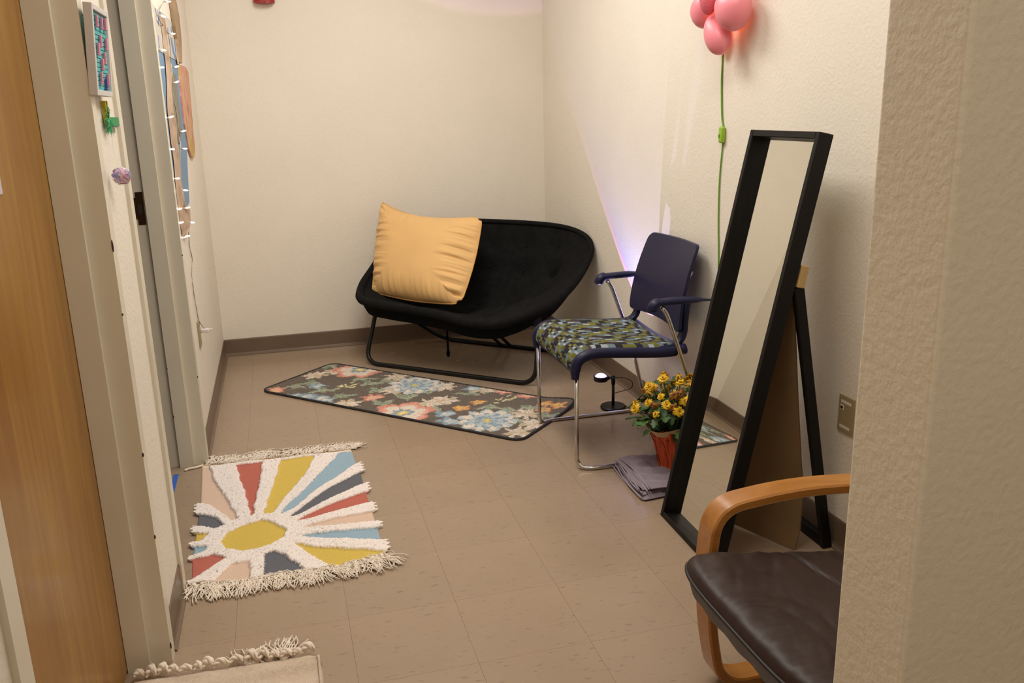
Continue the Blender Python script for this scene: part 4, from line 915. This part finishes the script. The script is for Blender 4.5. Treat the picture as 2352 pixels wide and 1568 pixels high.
# ================================================================== PINK FLOWER WALL LAMP with green cord
bl = thing('flower_wall_lamp', (1.6, 3.07, 1.73), 'pink balloon flower night light high on right wall with green cord', 'lamp')
m_bal = mat('pink_petal', '#ee8f9c', .4, sss=.35); m_bct = mat('pink_bumpy', '#e06878', .5, bump=.9, bscale=260, bdist=.004)
FC = Vector((1.535, 3.075, 1.735))
def petal(name, c, ry, rz, ang, rx=.042):
    R = Matrix.Rotation(ang, 3, 'X'); V, F = ellip((0, 0, 0), (rx, ry, rz), None, 28, 18)
    V = [Vector((p[0], p[1]*(1-.28*p[2]/rz), p[2])) for p in V]; return obj(name, ([Vector(c)+R @ p for p in V], F), m_bal, bl, True)
petal('petal', (1.53, 2.868, 1.605), .047, .074, -.5, .047); petal('petal', (1.535, 2.777, 1.678), .064, .072, -1.0, .060); petal('petal', (1.545, 2.995, 1.70), .055, .066, .9, .05)
petal('petal', (1.53, 3.01, 1.80), .055, .068, 2.3, .05); petal('petal', (1.53, 2.83, 1.81), .058, .070, -2.4, .05)
obj('petal_tip', ellip((1.532, 2.832, 1.538), (.004, .004, .007), None, 8, 6), m_bal, bl, True)
obj('flower_centre', ellip((1.492, 2.868, 1.722), (.032, .030, .056), None, 24, 16), m_bct, bl, True, label='bumpy deep pink centre')
m_orb = mat('orange_back', (.9, .22, .10), .5, emit=(1, .17, .06), estr=.35)
for c, r in (((1.582, 2.953, 1.615), (.014, .040, .070)), ((1.582, 2.848, 1.684), (.014, .058, .060)), ((1.585, 3.06, 1.72), (.010, .05, .05))):
    obj('back_shell', ellip(c, r, None, 20, 12), m_orb, bl, True, label='glowing orange back shell')
pl_ = bpy.data.lights.new('flower_lamp_bulb', 'POINT'); pl_.energy = .12; pl_.color = (1, .32, .12); pl_.shadow_soft_size = .02
po_ = bpy.data.objects.new('flower_lamp_bulb', pl_); COL.objects.link(po_); po_.location = (1.60, 2.90, 1.66)
m_cord = mat('green_cord', '#6c9a2c', .5); m_sw = mat('lime_switch', '#8fb52c', .4)
cx = XR-.004
obj('cord', tube(spline([(1.585, 2.985, 1.60), (cx, 2.975, 1.55), (cx, 2.972, 1.45), (cx, 2.960, 1.33), (cx, 2.945, 1.285)], 6), .0034, 6), m_cord, bl, True)
obj('cord', tube(spline([(cx, 2.945, 1.235), (cx, 2.960, 1.10), (cx, 2.958, .95), (cx, 2.945, .80), (cx, 2.94, .60), (cx, 2.93, .45)], 6), .0030, 6), m_cord, bl, True)
obj('inline_switch', bevbox(XR-.018, XR-.001, 2.930, 2.959, 1.230, 1.290, .007, 3), m_sw, bl, True, ang=60); obj('switch_slider', bevbox(XR-.0205, XR-.017, 2.946, 2.955, 1.250, 1.262, .001), m_cord, bl)

# ================================================================== side room bits and tape
rp_ = thing('red_poster', (-.80, YB-.004, 1.5), 'red and orange poster glimpsed through gap of the second doorway', 'poster')
obj('poster_sheet', box(-.95, -.64, YB-.004, YB-.001, 1.51, 1.72), mat('poster_red', '#b0301c', .6, var=.5, vscale=35), rp_); obj('poster_margin', box(-.95, -.64, YB-.0045, YB-.001, 1.455, 1.515), mat('poster_white', '#d8d4d0', .6), rp_)
cbn = thing('added_dark_cabinet', (-.8, 4.9, 0), 'added black cabinet keeping the gap of the second doorway dark', 'cabinet')  # made-up cabinet, added so the gap below the poster stays black
obj('carcass', bevbox(-1.2, -.54, 4.6, 5.17, .004, 1.455, .004), mat('cabinet_black', (.004, .004, .004), .7), cbn); obj('door', bevbox(-1.19, -.55, 4.58, 4.60, .06, 1.44, .003), mat('cabinet_black', (.004, .004, .004)), cbn)
tag(obj('painter_tape', join(box(-.497, -.478, 3.19, 3.42, .0002, .0012)), mat('blue_tape', '#2f5fb8', .6)), 'strip of blue painter tape on the floor across the second doorway', 'tape')
